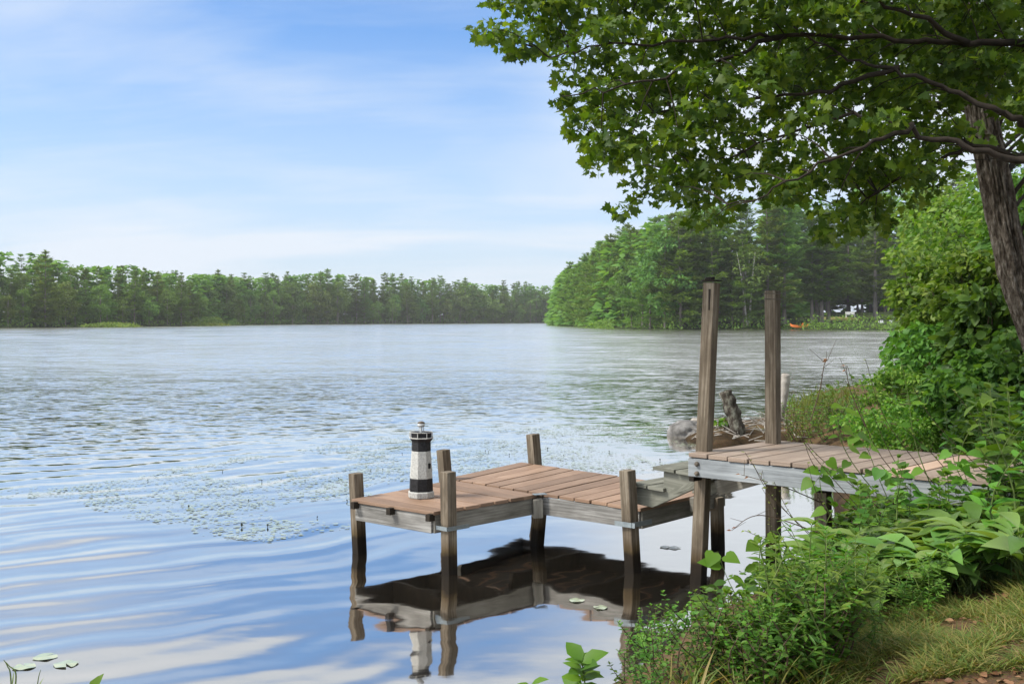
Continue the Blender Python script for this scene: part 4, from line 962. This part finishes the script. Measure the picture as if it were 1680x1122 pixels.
while y < 400:
    x = 770 + random.uniform(0, 30)
    while x < 1750:
        xx, yy = x + random.uniform(-14, 14), y + random.uniform(-9, 9)
        if in_poly(xx, yy, CAN) and in_poly(xx - 14, yy, CAN) and in_poly(xx, yy + 12, CAN):
            hole = math.exp(-(((xx - 1310) / 90) ** 2 + ((yy - 225) / 35) ** 2)) + .8 * math.exp(-(((xx - 1000) / 70) ** 2 + ((yy - 70) / 22) ** 2)) + .6 * math.exp(-(((xx - 1460) / 60) ** 2 + ((yy - 20) / 40) ** 2))
            edge = 1.0 if in_poly(xx - 70, yy, CAN) and in_poly(xx, yy + 45, CAN) else .72
            if yy > 165 and abs(xx - np.interp(yy, [165, 195, 300], [1606, 1612, 1634])) < 52: x += 42; continue
            dens = max(0, 1 - .8 * hole) * edge * (.55 + .9 * (.5 + .5 * math.sin(xx * .031 + yy * .05) * math.sin(yy * .043 - xx * .012)))
            Yc = 5.9 + 1.9 * random.random() + (.5 if xx < 1100 else 0)
            c = at(xx, yy, Yc); s = Yc / F
            cs.append(c); rs.append((40 * s, .22, 15 * s)); ns.append(int(56 * dens) + 2)
            j = int(np.argmin(np.linalg.norm((samples - c) * V(1, .6, 1) + V(-.12, 0, 0), axis=1))); q = samples[j]
            if np.linalg.norm(q - c) < 1.3: tw_.tube(curve(q, c, (0, 0, .04), 4), [.0055, .004, .003, .002], 4, cap=False)
        x += 42
    y += 25
mb.build('limbs', M['limb'], maple, smooth=True)
for xx, yy, rx in ((800, 54, 26), (828, 68, 30), (862, 86, 32), (838, 12, 28), (880, 22, 30), (905, 60, 26), (945, 214, 24), (925, 170, 20), (1018, 345, 22), (1165, 362, 26), (1372, 388, 34)):
    Yc = 6.9 if xx < 960 else 6.5; c = at(xx, yy, Yc); sc_ = Yc / F; cs.append(c); rs.append((rx * sc_, .15, 11 * sc_)); ns.append(26)
    q = samples[int(np.argmin(np.linalg.norm((samples - c) * V(1, .6, 1) + V(-.1, 0, 0), axis=1)))]; tw_.tube(curve(q, c, (0, 0, .03), 4), [.005, .004, .003, .002], 4, cap=False)
tw_.build('twigs', M['limb'], maple)
v, f = clump_leaves(cs, rs, [int(k * 1.32) for k in ns], T_MAPLE, .053, .4, jit=.45); mesh_obj('crown', v, f, M['maple'], maple)

# ------------------------------------------------------------------ the leaning rough-barked tree at the right edge
oak = empty('leaning_tree', (0, 0, 0)); tag(oak, 'leaning tree with rough furrowed grey bark rising out of the bushes at the right', 'tree')
TY = 8.5
tp = [at(1745, 690, TY), at(1718, 590, TY), at(1690, 520, TY), at(1665, 450, TY), (at(1647, 378, TY)), at(1633, 300, TY), at(1611, 195, TY), at(1595, 110, TY), at(1585, 20, TY), at(1572, -120, TY), at(1560, -300, TY)]
tr_r = [.19, .155, .143, .136, .130, .126, .120, .112, .10, .085, .05]
path, rr = [], []
for i in range(len(tp) - 1):
    for t in np.linspace(0, 1, 14, endpoint=False): path.append(lerp(tp[i], tp[i + 1], t)); rr.append(tr_r[i] * (1 - t) + tr_r[i + 1] * t)
nv = 96; vv = []; ff = []
for i, (p, r) in enumerate(zip(path, rr)):
    for k in range(nv):
        a = 2 * math.pi * k / nv; q = Vector((math.cos(a) * 3.2, math.sin(a) * 3.2, p[2] * 1.5))
        rid = abs(mnoise.noise(q * 1.6)) + .6 * abs(mnoise.noise(Vector((q.x * 3.1, q.y * 3.1, q.z * 2.6))))
        d = r * (1 + .05 * mnoise.noise(q * .35)) - .034 * (1 - min(1, rid * 2.0))
        vv.append(p + V(d * math.cos(a), d * math.sin(a), 0))
for i in range(len(path) - 1):
    for k in range(nv): ff.append((i * nv + k, i * nv + (k + 1) % nv, (i + 1) * nv + (k + 1) % nv, (i + 1) * nv + k))
mesh_obj('trunk', vv, np.array(ff), M['bark'], oak, smooth=True)
mb = MB()
cs, rs, ns = [], [], []
for _ in range(150):
    px, py, Yc = random.uniform(1270, 1790), random.uniform(-260, 300), random.uniform(8.2, 11.5)
    if py > 300 - (1680 - px) * .28 or (1310 < px < 1450 and 160 < py < 290): continue
    c = at(px, py, Yc); cs.append(c); s = Yc / F; rs.append((48 * s, .3, 24 * s)); ns.append(34)
    k = min(range(len(path)), key=lambda i: np.linalg.norm(path[i] - c + V(0, 0, .5)))
    mb.tube(curve(path[k], c, (0, 0, .12), 6), [.02, .016, .012, .009, .006, .003], 5, cap=False)
mb.build('branches', M['limb'], oak, smooth=True)
v, f = clump_leaves(cs, rs, ns, T_MAPLE, .085, .4); mesh_obj('crown', v, f, M['canopy_far'], oak)

# ------------------------------------------------------------------ bushes down the bank
def bush(name, label, px, py, Y, hw, hh, mat, tpl, leaf, n, per, depth=1.0, low=None, group=None, stems=6):
    c = at(px, py, Y); rx, rz = hw * Y / F, hh * Y / F; g = gz(c[0], c[1]); root = empty(name, (c[0], c[1], g)); tag(root, label, 'bush', group)
    cs, rs, ns = [], [], []; o = V(0, 0, c[2] - g)
    for i in range(n):
        u = rdir(1)[0] * random.uniform(.35, 1.0) ** .5 * random.choice((.9, 1, 1, 1.22)); p = o + u * V(rx, rx * depth, rz); p[2] = max(p[2], .1)
        r = random.uniform(.16, .30) * (rx + rz) / 2; cs.append(p); rs.append((r * 1.25, r * 1.25, r * .8)); ns.append(per)
    mb = MB()
    for k in range(stems):
        e = cs[int(random.random() * n)]; b = V(random.uniform(-.12, .12), random.uniform(-.12, .12), -.05)
        mb.tube(curve(b, e, (random.uniform(-.1, .1), 0, .05), 6), [.016, .014, .011, .009, .006, .003], 5, cap=False)
        for q in range(4):
            e2 = cs[int(random.random() * n)]; m = lerp(b, e, random.uniform(.4, .9)); mb.tube(curve(m, e2, (0, 0, .06), 4), [.007, .005, .004, .002], 4, cap=False)
    mb.build('stems', M['brown_stem'], root, smooth=True)
    v, f = clump_leaves(cs, rs, ns, tpl, leaf, .5); mesh_obj('foliage', v, f, M[mat], root)
    return root
bush('bush', 'tall yellow-green bush reaching farthest left over the water below the maple', 1556, 505, 16, 84, 105, 'shrub_y', T_OV, .10, 95, 60)
bush('bush', 'big light green sapling thicket behind the leaning trunk', 1625, 420, 19, 120, 140, 'shrub_y', T_OV, .11, 120, 60)
bush('bush', 'loose green thicket under the lowest maple leaves', 1540, 400, 24, 70, 85, 'birch', T_OV, .13, 70, 55)
bush('bush', 'yellow-tipped bush beside the leaning trunk at half its height', 1600, 470, 13, 70, 70, 'shrub_y', T_OV, .09, 60, 55)
bush('bush', 'dark broad-leaved bush right under the leaning trunk', 1640, 560, 10, 75, 85, 'shrub_d', T_OV, .10, 70, 55)
bush('bush', 'mid green bush in the gap below the yellow-green bush', 1545, 590, 13, 85, 60, 'shrub_g', T_OV, .085, 75, 55)
bush('bush', 'small-leaved bush hanging over the far boulder', 1495, 650, 12.5, 65, 48, 'shrub_y', T_SIMP, .055, 60, 70)
bush('bush', 'fine-leaved low bush just beyond the walkway', 1500, 700, 9.6, 95, 40, 'shrub_y', T_SIMP, .038, 90, 90)
bush('bush', 'leafy green bush past the end of the walkway', 1610, 655, 9.2, 85, 70, 'shrub_g', T_OV, .075, 75, 55)
bush('bush', 'dense green bush at the right end of the walkway', 1655, 720, 7.6, 70, 75, 'shrub_g', T_OV, .07, 60, 55)
bush('bush', 'dark shaded bush at the right edge below the trunk', 1690, 620, 8.8, 55, 90, 'shrub_d', T_OV, .08, 60, 50)
bush('bush', 'thin twiggy bush with scattered leaves leaning over the water', 1462, 610, 20, 26, 34, 'shrub_y', T_OV, .085, 16, 22)
bush('bush', 'bright leafy bush behind the right side of the leaning trunk', 1710, 400, 13, 80, 130, 'shrub_g', T_OV, .10, 90, 50)
bush('bush', 'green sapling clump among the stones of the spit', 1191, 700, 14.2, 12, 16, 'shrub_y', T_OV, .07, 8, 16)

# ------------------------------------------------------------------ weeds, hostas and vines
def weed_proto(name, H, tpl, leaf, mat, pairs, spread, seed, branches=0, droop=.3, stem='stem', whorl=2):
    r_ = np.random.default_rng(seed); root = empty(name); mb = MB(); pos, dr, nm, sz = [], [], [], []
    def shoot(p0, p1, n, bend, r):
        pts = curve(p0, p1, bend, 7); mb.tube(pts, np.linspace(r, r * .35, 7), 5, cap=False)
        for i in range(n):
            t = .12 + .88 * (i + .5) / n; k = t * 6; a = pts[min(5, int(k))]; b = pts[min(6, int(k) + 1)]; p = lerp(a, b, k - int(k)); ax = unit(b - a)
            a0 = i * 1.57 + r_.uniform(-.4, .4)
            for w in range(whorl):
                an = a0 + w * 6.283 / whorl; out = V(math.cos(an), math.sin(an), 0)
                pos.append(p); dr.append(out * spread + ax * r_.uniform(.2, .7) + V(0, 0, -droop * r_.uniform(0, 1))); nm.append(V(0, 0, 1) + out * -.2 + r_.normal(0, .25, 3)); sz.append(leaf * r_.uniform(.65, 1.15) * (1.05 - .45 * abs(t - .45)))
        for q in range(5): an = r_.uniform(0, 6.28); pos.append(pts[-1]); dr.append(V(math.cos(an), math.sin(an), .9)); nm.append(V(0, 0, 1) + r_.normal(0, .3, 3)); sz.append(leaf * r_.uniform(.35, .7))
    top = V(r_.normal(0, .08) * H, r_.normal(0, .08) * H, H); shoot(V(0, 0, -.03), top, pairs, (r_.normal(0, .05), r_.normal(0, .05), 0), .006)
    for b in range(branches):
        t = r_.uniform(.2, .7); an = r_.uniform(0, 6.28); p = top * t; L = H * r_.uniform(.3, .6); shoot(p, p + V(math.cos(an) * L * .7, math.sin(an) * L * .7, L * .8), max(3, pairs // 2), (0, 0, -.02), .004)
    mb.build('stem', M[stem], root)
    v, f = scatter(tpl, np.array(pos), frames(np.array(dr), np.array(nm)), np.array(sz)); mesh_obj('leaves', v, f, M[mat], root); return root
def hosta_proto(seed, n=34, L=.25, mat='hosta', tpl=T_HOSTA, name='hosta_plant', rise=.75):
    r_ = np.random.default_rng(seed); root = empty(name); mb = MB(); pos, dr, nm, sz = [], [], [], []
    for i in range(n):
        an = i * 2.4 + r_.uniform(-.3, .3); out = V(math.cos(an), math.sin(an), 0); inner = i / n
        h = r_.uniform(.10, .22) * (1.25 - .3 * inner); b = V(*(r_.normal(0, .03, 2)), -.02); e = out * (.05 + .10 * (1 - inner)) + V(0, 0, h); mb.tube(curve(b, e, (0, 0, .02), 4), [.006, .005, .004, .003], 5, cap=False)
        pos.append(e); dr.append(out * r_.uniform(.7, 1.0) + V(0, 0, rise * r_.uniform(.3, 1.2))); nm.append(V(0, 0, 1) + r_.normal(0, .22, 3) - out * .2); sz.append(L * r_.uniform(.7, 1.15))
    mb.build('stalks', M['stem'], root)
    v, f = scatter(tpl, np.array(pos), frames(np.array(dr), np.array(nm)), np.array(sz)); mesh_obj('leaves', v, f, M[mat], root); return root
def put(proto, p, s, label, cat, group, first, lean=0):
    o = proto if first else copy_tree(proto)
    o.location = tuple(p); o.rotation_euler = (random.uniform(-.12, .12) + lean * .4, random.uniform(-.12, .12) - lean, random.uniform(0, 6.28)); o.scale = (s, s, s)
    return tag(o, label, cat, group)
weeds = [weed_proto('leafy_weed', .62, T_OV, .115, 'weed', 8, 1.0, 1), weed_proto('leafy_weed', .5, T_OV, .10, 'weed', 7, 1.0, 2, 2), weed_proto('leafy_weed', .7, T_ROUND, .085, 'shrub_g', 9, 1.0, 3, 2), weed_proto('leafy_weed', .55, T_ROUND, .10, 'weed', 7, 1.0, 4, 1)]
narrow = [weed_proto('narrow_leaved_weed', .5, T_NARROW, .085, 'weed', 14, .9, 5, 4, .2, whorl=3), weed_proto('narrow_leaved_weed', .42, T_NARROW, .07, 'shrub_g', 13, .9, 6, 5, .2, whorl=3), weed_proto('narrow_leaved_weed', .6, T_NARROW, .09, 'shrub_y', 15, .8, 7, 3, .3, whorl=2)]
small = [weed_proto('small_leaved_weed', .40, T_ROUND, .035, 'weed', 14, 1.0, 8, 6, .2, 'brown_stem'), weed_proto('small_leaved_weed', .32, T_OV, .04, 'shrub_g', 12, 1.0, 9, 6, .2, 'brown_stem')]
hostas = [hosta_proto(1), hosta_proto(2, 28, .27), hosta_proto(3, 38, .22)]
firsts = set()
def fill(protos, pts, label, cat, group, s0, s1, lean=0):
    for px, py in pts:
        pr = random.choice(protos); p = ong(px, py)
        if gz(p[0], p[1]) < -.12: continue
        put(pr, p, random.uniform(s0, s1), label, cat, group, pr not in firsts, lean); firsts.add(pr)
def region(poly, n):
    xs = [p[0] for p in poly]; ys = [p[1] for p in poly]; out = []; tries = 0
    while len(out) < n and tries < n * 60:
        tries += 1; x, y = random.uniform(min(xs), max(xs)), random.uniform(min(ys), max(ys))
        if in_poly(x, y, poly) and all((x - a) ** 2 + ((y - b) * 1.6) ** 2 > 300 for a, b in out): out.append((x, y))
    return out
fill(hostas, [(1405, 1010), (1455, 1000), (1500, 990), (1545, 980), (1590, 972), (1640, 962), (1430, 975), (1480, 965), (1525, 955), (1570, 947), (1615, 938), (1665, 930), (1400, 965), (1450, 942), (1500, 930), (1550, 922), (1600, 912), (1645, 905), (1375, 990), (1690, 965)], 'hosta clump with broad pale ribbed leaves on the bank below the walkway', 'hosta', 'hosta clumps on the bank', .68, .9)
fill(weeds, region([(1600, 800), (1700, 780), (1720, 930), (1640, 950), (1610, 880)], 22), 'leafy weed with paired leaves, at the right edge beside the hostas', 'weed', 'leafy weeds at the right edge', .8, 1.15)
fill(weeds, region([(1385, 950), (1480, 915), (1600, 885), (1640, 900), (1500, 935), (1400, 965)], 22), 'leafy weed growing in front of the walkway, behind the hostas', 'weed', 'leafy weeds in front of the walkway', .5, .75, .1)
fill(narrow, region([(1290, 1075), (1340, 1035), (1385, 1050), (1380, 1090), (1320, 1130), (1210, 1135)], 22), 'narrow-leaved weed in the thicket at the water edge below the hostas', 'weed', 'narrow-leaved weeds at the water edge', .45, .8, .1)
fill(small, region([(1130, 1150), (1230, 1090), (1330, 1070), (1420, 1060), (1390, 1110), (1250, 1160)], 34), 'small-leaved weed low at the water edge near the bottom of the bank', 'weed', 'small-leaved weeds at the water edge', .55, .85)
fill(small, region([(1000, 1160), (1080, 1085), (1180, 1075), (1200, 1120), (1060, 1180)], 14), 'small-leaved weed trailing into the water at the lowest corner of the bank', 'weed', 'small-leaved weeds at the lowest corner', .45, .7)
fill(narrow, region([(1330, 1060), (1450, 1010), (1560, 985), (1580, 1005), (1460, 1050), (1380, 1090)], 14), 'narrow-leaved weed at the edge of the bare grassy ground', 'weed', 'narrow-leaved weeds beside the grass', .3, .5)
fill(weeds, region([(1570, 800), (1590, 770), (1650, 740), (1720, 730), (1720, 800), (1600, 830)], 26), 'tall leafy weed around the landward end of the walkway', 'weed', 'leafy weeds at the end of the walkway', .7, 1.0)
fill(weeds, region([(1345, 722), (1450, 715), (1560, 730), (1540, 742), (1400, 736)], 14), 'leafy weed peeping up along the far side of the walkway', 'weed', 'leafy weeds beyond the walkway', .6, .9)
fill(small, region([(1290, 722), (1340, 690), (1420, 690), (1400, 728), (1330, 735)], 20), 'small-leaved weed among the stones beyond the second tall post', 'weed', 'weeds among the shore stones', .9, 1.4)

def custom_plant(name, label, cat, stems, leaves, mat, tpl, stem_mat='stem', group=None):
    """stems: list of (points, r0, r1); leaves: (position, direction, size)"""
    root = empty(name, (0, 0, 0)); tag(root, label, cat, group); mb = MB()
    for pts, r0, r1 in stems: mb.tube(pts, np.linspace(r0, r1, len(pts)), 5, cap=False)
    mb.build('stem', M[stem_mat], root)
    pos = np.array([l[0] for l in leaves]); d = np.array([l[1] for l in leaves], float); nm = np.array([V(0, -.45, 1) + rng.normal(0, .3, 3) for _ in leaves])
    v, f = scatter(tpl, pos, frames(d, nm), np.array([l[2] for l in leaves])); mesh_obj('leaves', v, f, M[mat], root); return root
def smooth_path(pts, n=8):
    out = []
    for i in range(len(pts) - 1):
        p0, p1, p2, p3 = pts[max(0, i - 1)], pts[i], pts[i + 1], pts[min(len(pts) - 1, i + 2)]
        for t in np.linspace(0, 1, n, endpoint=False):
            out.append(.5 * (2 * p1 + (p2 - p0) * t + (2 * p0 - 5 * p1 + 4 * p2 - p3) * t * t + (3 * p1 - p0 - 3 * p2 + p3) * t ** 3))
    return out + [pts[-1]]
def vine(label, pxs, Y0, Y1, every, size, mat='vine', tpl=T_HEART, stem='stem', cat='vine', name='climbing_vine', r=.0032):
    pts = smooth_path([at(x, y, Y0 + (Y1 - Y0) * i / (len(pxs) - 1)) for i, (x, y) in enumerate(pxs)]); lv = []; st = [(pts, r, r * .4)]
    for i in range(2, len(pts), every):
        s = 1 if (i // every) % 2 else -1; d = V(s * random.uniform(.5, 1), -random.uniform(0, .6), random.uniform(-.9, .15)); pet = unit(d + V(0, 0, .9)) * size * .35
        st.append(([pts[i], pts[i] + pet], .0016, .0012)); lv.append((pts[i] + pet, d, size * random.uniform(.6, 1.15)))
    return custom_plant(name, label, cat, st, lv, mat, tpl, stem)
vine('heart-leaved vine arching up in front of the second tall post', [(1330, 1080), (1290, 1010), (1262, 950), (1248, 905), (1256, 880)], 5.5, 5.6, 3, .085)
vine('heart-leaved vine reaching left in front of the first tall post', [(1290, 1100), (1250, 1050), (1215, 990), (1192, 945), (1178, 905)], 5.15, 5.3, 3, .10)
vine('heart-leaved vine hanging low over the dark reflection', [(1300, 1120), (1230, 1080), (1180, 1075), (1130, 1078), (1085, 1070)], 4.9, 5.0, 3, .10)
vine('leafy trailing vine at the foot of the bank', [(1330, 1140), (1270, 1110), (1220, 1085), (1195, 1050), (1205, 1010)], 4.8, 5.0, 3, .10)
vine('vine with dangling leaves crossing the front of the walkway', [(1480, 850), (1430, 800), (1390, 745), (1375, 700), (1385, 672)], 5.5, 5.4, 3, .08)
vine('long vine climbing across the pale newer board', [(1560, 860), (1525, 790), (1500, 720), (1490, 650), (1478, 590)], 5.3, 5.3, 4, .07)
vine('leafy sprig standing over the fallen twigs below the walkway', [(1400, 900), (1360, 840), (1345, 790), (1352, 755)], 5.7, 5.7, 3, .08)
vine('vine spilling over the middle of the walkway beam', [(1470, 930), (1430, 850), (1395, 790), (1360, 770), (1338, 790)], 5.5, 5.6, 2, .075)
vine('bushy vine climbing to the walkway boards right of the middle', [(1500, 930), (1470, 850), (1440, 780), (1420, 730), (1400, 715)], 5.4, 5.6, 2, .07, 'weed')
vine('leafy vine leaning on the walkway edge before the pale board', [(1540, 900), (1500, 830), (1480, 790), (1450, 770)], 5.2, 5.3, 2, .075, 'weed')
vine('vine crossing the landward end of the walkway', [(1640, 900), (1600, 820), (1570, 770), (1560, 730)], 5.0, 5.2, 2, .075)
vine('tall vine with pale leaves at the right end of the walkway', [(1680, 880), (1640, 780), (1610, 700), (1600, 650)], 5.0, 5.2, 2, .075, 'weed')
# sapling leaves poking up at the bottom edge
def sapling(label, px, py, Y, n, size):
    c = at(px, py, Y); b = c + V(.02, .05, -.55); st = [(curve(b, c, (.02, 0, 0)), .005, .003)]; lv = []
    for i in range(n):
        a = i * 2.4; d = V(math.cos(a), math.sin(a) * .8, .15 + .5 * i / n); lv.append((c + V(0, 0, -.10 + .12 * i / n), d, size * random.uniform(.75, 1.1)))
    return custom_plant('sapling', label, 'sapling', st, lv, 'vine', T_OV)
sapling('bright sapling with oval leaves at the bottom edge left of the vines', 955, 1088, 4.55, 15, .115)
sapling('small leaf tuft just showing at the bottom edge, left of the bright sapling', 872, 1122, 4.5, 6, .085)
sapling('leafy sapling at the bottom edge among the vines', 1120, 1100, 4.6, 13, .10)
sapling('sapling with drooping pale leaves low in the vines', 1245, 1112, 4.5, 13, .10)
c = at(150, 1124, 4.4); custom_plant('broad_blade_plant', 'single broad green leaf tip at the bottom left', 'plant', [(curve(c + V(0, 0, -.4), c + V(0, 0, -.02), (.01, 0, 0)), .004, .003)], [(c + V(-.01, 0, -.05), V(.45, 0, 1), .11), (c + V(-.02, 0, -.10), V(-.7, .1, .6), .10)], 'vine', T_OV)
c = at(20, 1125, 4.4)
custom_plant('sedge_tuft', 'bent sedge blades in the bottom left corner', 'plant', [(smooth_path([c + V(0, 0, -.3), c + V(-.005, 0, .02), at(12, 1092, 4.4), at(6, 1082, 4.4)]), .004, .0015), (smooth_path([at(22, 1150, 4.4), at(26, 1105, 4.4), at(15, 1092, 4.4), at(10, 1086, 4.4)]), .004, .0015), (smooth_path([at(58, 1150, 4.4), at(63, 1112, 4.4), at(67, 1098, 4.4)]), .003, .001)], [(c, V(.1, 0, 1), .06), (c + V(.1, 0, -.03), V(.2, .1, 1), .07)], 'reed', T_STRAP)

# thin dark seed stalks leaning out over the walkway
stalks = [((1500, 880), (1330, 735), (1302, 660)), ((1470, 900), (1345, 760), (1300, 695)), ((1440, 870), (1340, 770), (1315, 700)), ((1540, 850), (1440, 740), (1390, 600)), ((1560, 860), (1470, 760), (1412, 625)), ((1580, 850), (1460, 700), (1420, 590)), ((1430, 960), (1280, 830), (1235, 760)), ((1450, 980), (1300, 850), (1222, 742)),
          ((1410, 940), (1310, 860), (1270, 790)), ((1390, 970), (1300, 880), (1250, 800)), ((1640, 800), (1540, 700), (1500, 640)), ((1660, 790), (1600, 690), (1565, 640)), ((1350, 990), (1275, 890), (1262, 850)), ((1400, 900), (1345, 820), (1325, 760)), ((1370, 940), (1290, 900), (1222, 870)), ((1600, 830), (1530, 745), (1480, 700))]
for i, (a, m, t) in enumerate(stalks):
    Y = 5.2 + .5 * random.random(); pts = smooth_path([at(*a, Y + .1), at(*m, Y), at(*t, Y - .1)], 10); lv = []
    st = [(pts, .0026, .0011)]
    for k in range(8, len(pts)):
        if random.random() < .7: lv.append((pts[k], rdir(1, -.2, .8)[0], random.uniform(.012, .026)))
    custom_plant('seed_stalk', 'thin dark seed stalk leaning left out of the weeds by the walkway', 'stalk', st, lv or [(pts[-1], V(0, 0, 1), .02)], 'reed', T_SIMP, 'dry_stem', 'seed stalks over the walkway')
# bare twigs over the water between the tall posts
for i, pts in enumerate(([(1360, 830), (1290, 800), (1215, 778)], [(1330, 690), (1345, 640), (1352, 600), (1358, 590)], [(1420, 700), (1395, 640), (1388, 600)], [(1360, 880), (1250, 845), (1200, 870)])):
    P3 = smooth_path([at(x, y, 6.2) for x, y in pts]); st = [(P3, .004, .0015)]
    for k in range(3, len(P3), 3): st.append(([P3[k], P3[k] + V(random.uniform(-.1, .1), random.uniform(-.05, .05), random.uniform(-.02, .12))], .0018, .0008))
    custom_plant('bare_twig', ('dead twig with a rusty tuft hanging under the walkway beam', 'bare twig rising right of the second tall post', 'bare forked twig rising beside the shore weeds', 'dead twig drooping over the water under the walkway')[i], 'twig', st, [(P3[-1], V(-1, 0, .1), .03), (P3[-3], V(-1, 0, -.3), .03)], 'dead_leaf', T_SIMP, 'dry_stem')

# ------------------------------------------------------------------ grass, reeds and leaf litter
def grass():
    parts = []
    for poly, n, L, tpl, tilt in (([(1330, 1180), (1330, 1090), (1450, 1040), (1600, 985), (1720, 960), (1720, 1200)], 17000, .07, T_BLADE, .9), ([(1050, 1180), (1180, 1080), (1330, 1040), (1420, 1080), (1350, 1200)], 700, .15, T_BLADE, .5)):
        pts = []
        while len(pts) < n:
            x, y = random.uniform(1000, 1740), random.uniform(940, 1260)
            if in_poly(x, y, poly) and (n < 2000 or math.sin(x * .03 + 2 * math.sin(y * .021)) * math.sin(y * .05) > -.55 + random.random() * .5): pts.append((x, y))
        P2 = np.array([on(x, y, .45)[:2] for x, y in pts]); h = height(P2); P3 = np.concatenate([P2, h[:, None] - .005], 1)
        ok = h > -.05; P3 = P3[ok]; m = len(P3); a = rng.uniform(0, 6.28, m); d = np.stack([np.cos(a) * tilt, np.sin(a) * tilt, rng.uniform(.5, 1.6, m)], 1)
        parts.append(scatter(tpl, P3, frames(d, V(0, 0, 1) + rng.normal(0, .2, (m, 3))), L * rng.uniform(.5, 1.5, m)))
    v, f = merge(parts); tag(mesh_obj('grass', v, f, M['grass']), kind='stuff')
grass()
def reeds():
    m = 650; x = rng.uniform(1292, 1400, m); y = rng.uniform(676, 724, m); P3 = np.array([on(a, b, .1) for a, b in zip(x, y)]); P3[:, 2] = np.maximum(height(P3[:, :2]), -.02); a = rng.uniform(0, 6.28, m)
    v, f = scatter(T_BLADE, P3, frames(np.stack([np.cos(a) * .3, np.sin(a) * .3, np.ones(m)], 1), rdir(m)), rng.uniform(.12, .36, m)); tag(mesh_obj('reeds', v, f, M['reed']), kind='stuff')
reeds()
def litter():
    m = 900; P2 = np.array([on(x, y, .45)[:2] for x, y in zip(rng.uniform(1150, 1740, m), rng.uniform(960, 1240, m))]); h = height(P2); ok = h > .05; P3 = np.concatenate([P2, h[:, None] + .008], 1)[ok]; m = len(P3)
    v, f = scatter(T_OV, P3, frames(rdir(m, -.1, .1), V(0, 0, 1) + rng.normal(0, .3, (m, 3))), rng.uniform(.012, .036, m)); tag(mesh_obj('leaf_litter', v, f, M['dead_leaf']), kind='stuff')
litter()
# ground cover that closes the bank under the taller plants
def cover():
    m = 34000; x = rng.uniform(.8, 14, m); y = rng.uniform(5.2, 34, m); P2 = np.stack([x, y], 1); h = height(P2); d = shore_dist(P2)
    px = CX + x / y * F; open_ = (y < 5.4) | (px > 1800)
    open_ |= (y > 11) & (px < 1450) & (rng.uniform(0, 1, m) < .75)
    ok = (d > .15) & ~open_ & ~((y > 13) & (y < 16) & (x < 4.2)); P3 = np.concatenate([P2, (h + rng.uniform(0, .22, m) * np.clip(d, 0, 1.5))[:, None]], 1)[ok]; m = len(P3)
    k = 5200; Q = np.stack([rng.uniform(.5, 3.6, k), rng.uniform(4.9, 8.6, k)], 1); hq = height(Q); dq = shore_dist(Q); w = CX + Q[:, 0] / Q[:, 1] * F
    good = (dq > .02) & ((Q[:, 1] > 5.3) | (w < 1350)); P3 = np.concatenate([P3, np.concatenate([Q, (hq + rng.uniform(0, .14, k))[:, None]], 1)[good]]); m = len(P3)
    v, f = scatter(T_OV, P3, frames(rdir(m, -.3, .6), V(0, 0, 1) + rng.normal(0, .5, (m, 3))), rng.uniform(.04, .10, m) * np.interp(P3[:, 1], [6, 20], [.8, 1.5])); tag(mesh_obj('ground_cover', v, f, M['shrub_g']), kind='stuff')
cover()

# ------------------------------------------------------------------ the summer haze over the lake
def haze():
    m, n, l, out = new_mat('haze_air'); p = N(n, 'ShaderNodeVolumePrincipled', inp={'Color': (.97, .98, 1, 1), 'Density': .00022, 'Anisotropy': .2}); l.new(p.outputs[0], out.inputs['Volume'])
    lo, hi, w = -4.2, 52.0, 1450.0
    v = [(x, y, z) for z in (lo, hi) for y in (-w, w) for x in (-w, w)]
    tag(mesh_obj('haze', v, np.array([(0, 2, 3, 1), (4, 5, 7, 6), (0, 1, 5, 4), (1, 3, 7, 5), (3, 2, 6, 7), (2, 0, 4, 6)]), m), kind='stuff')
haze()
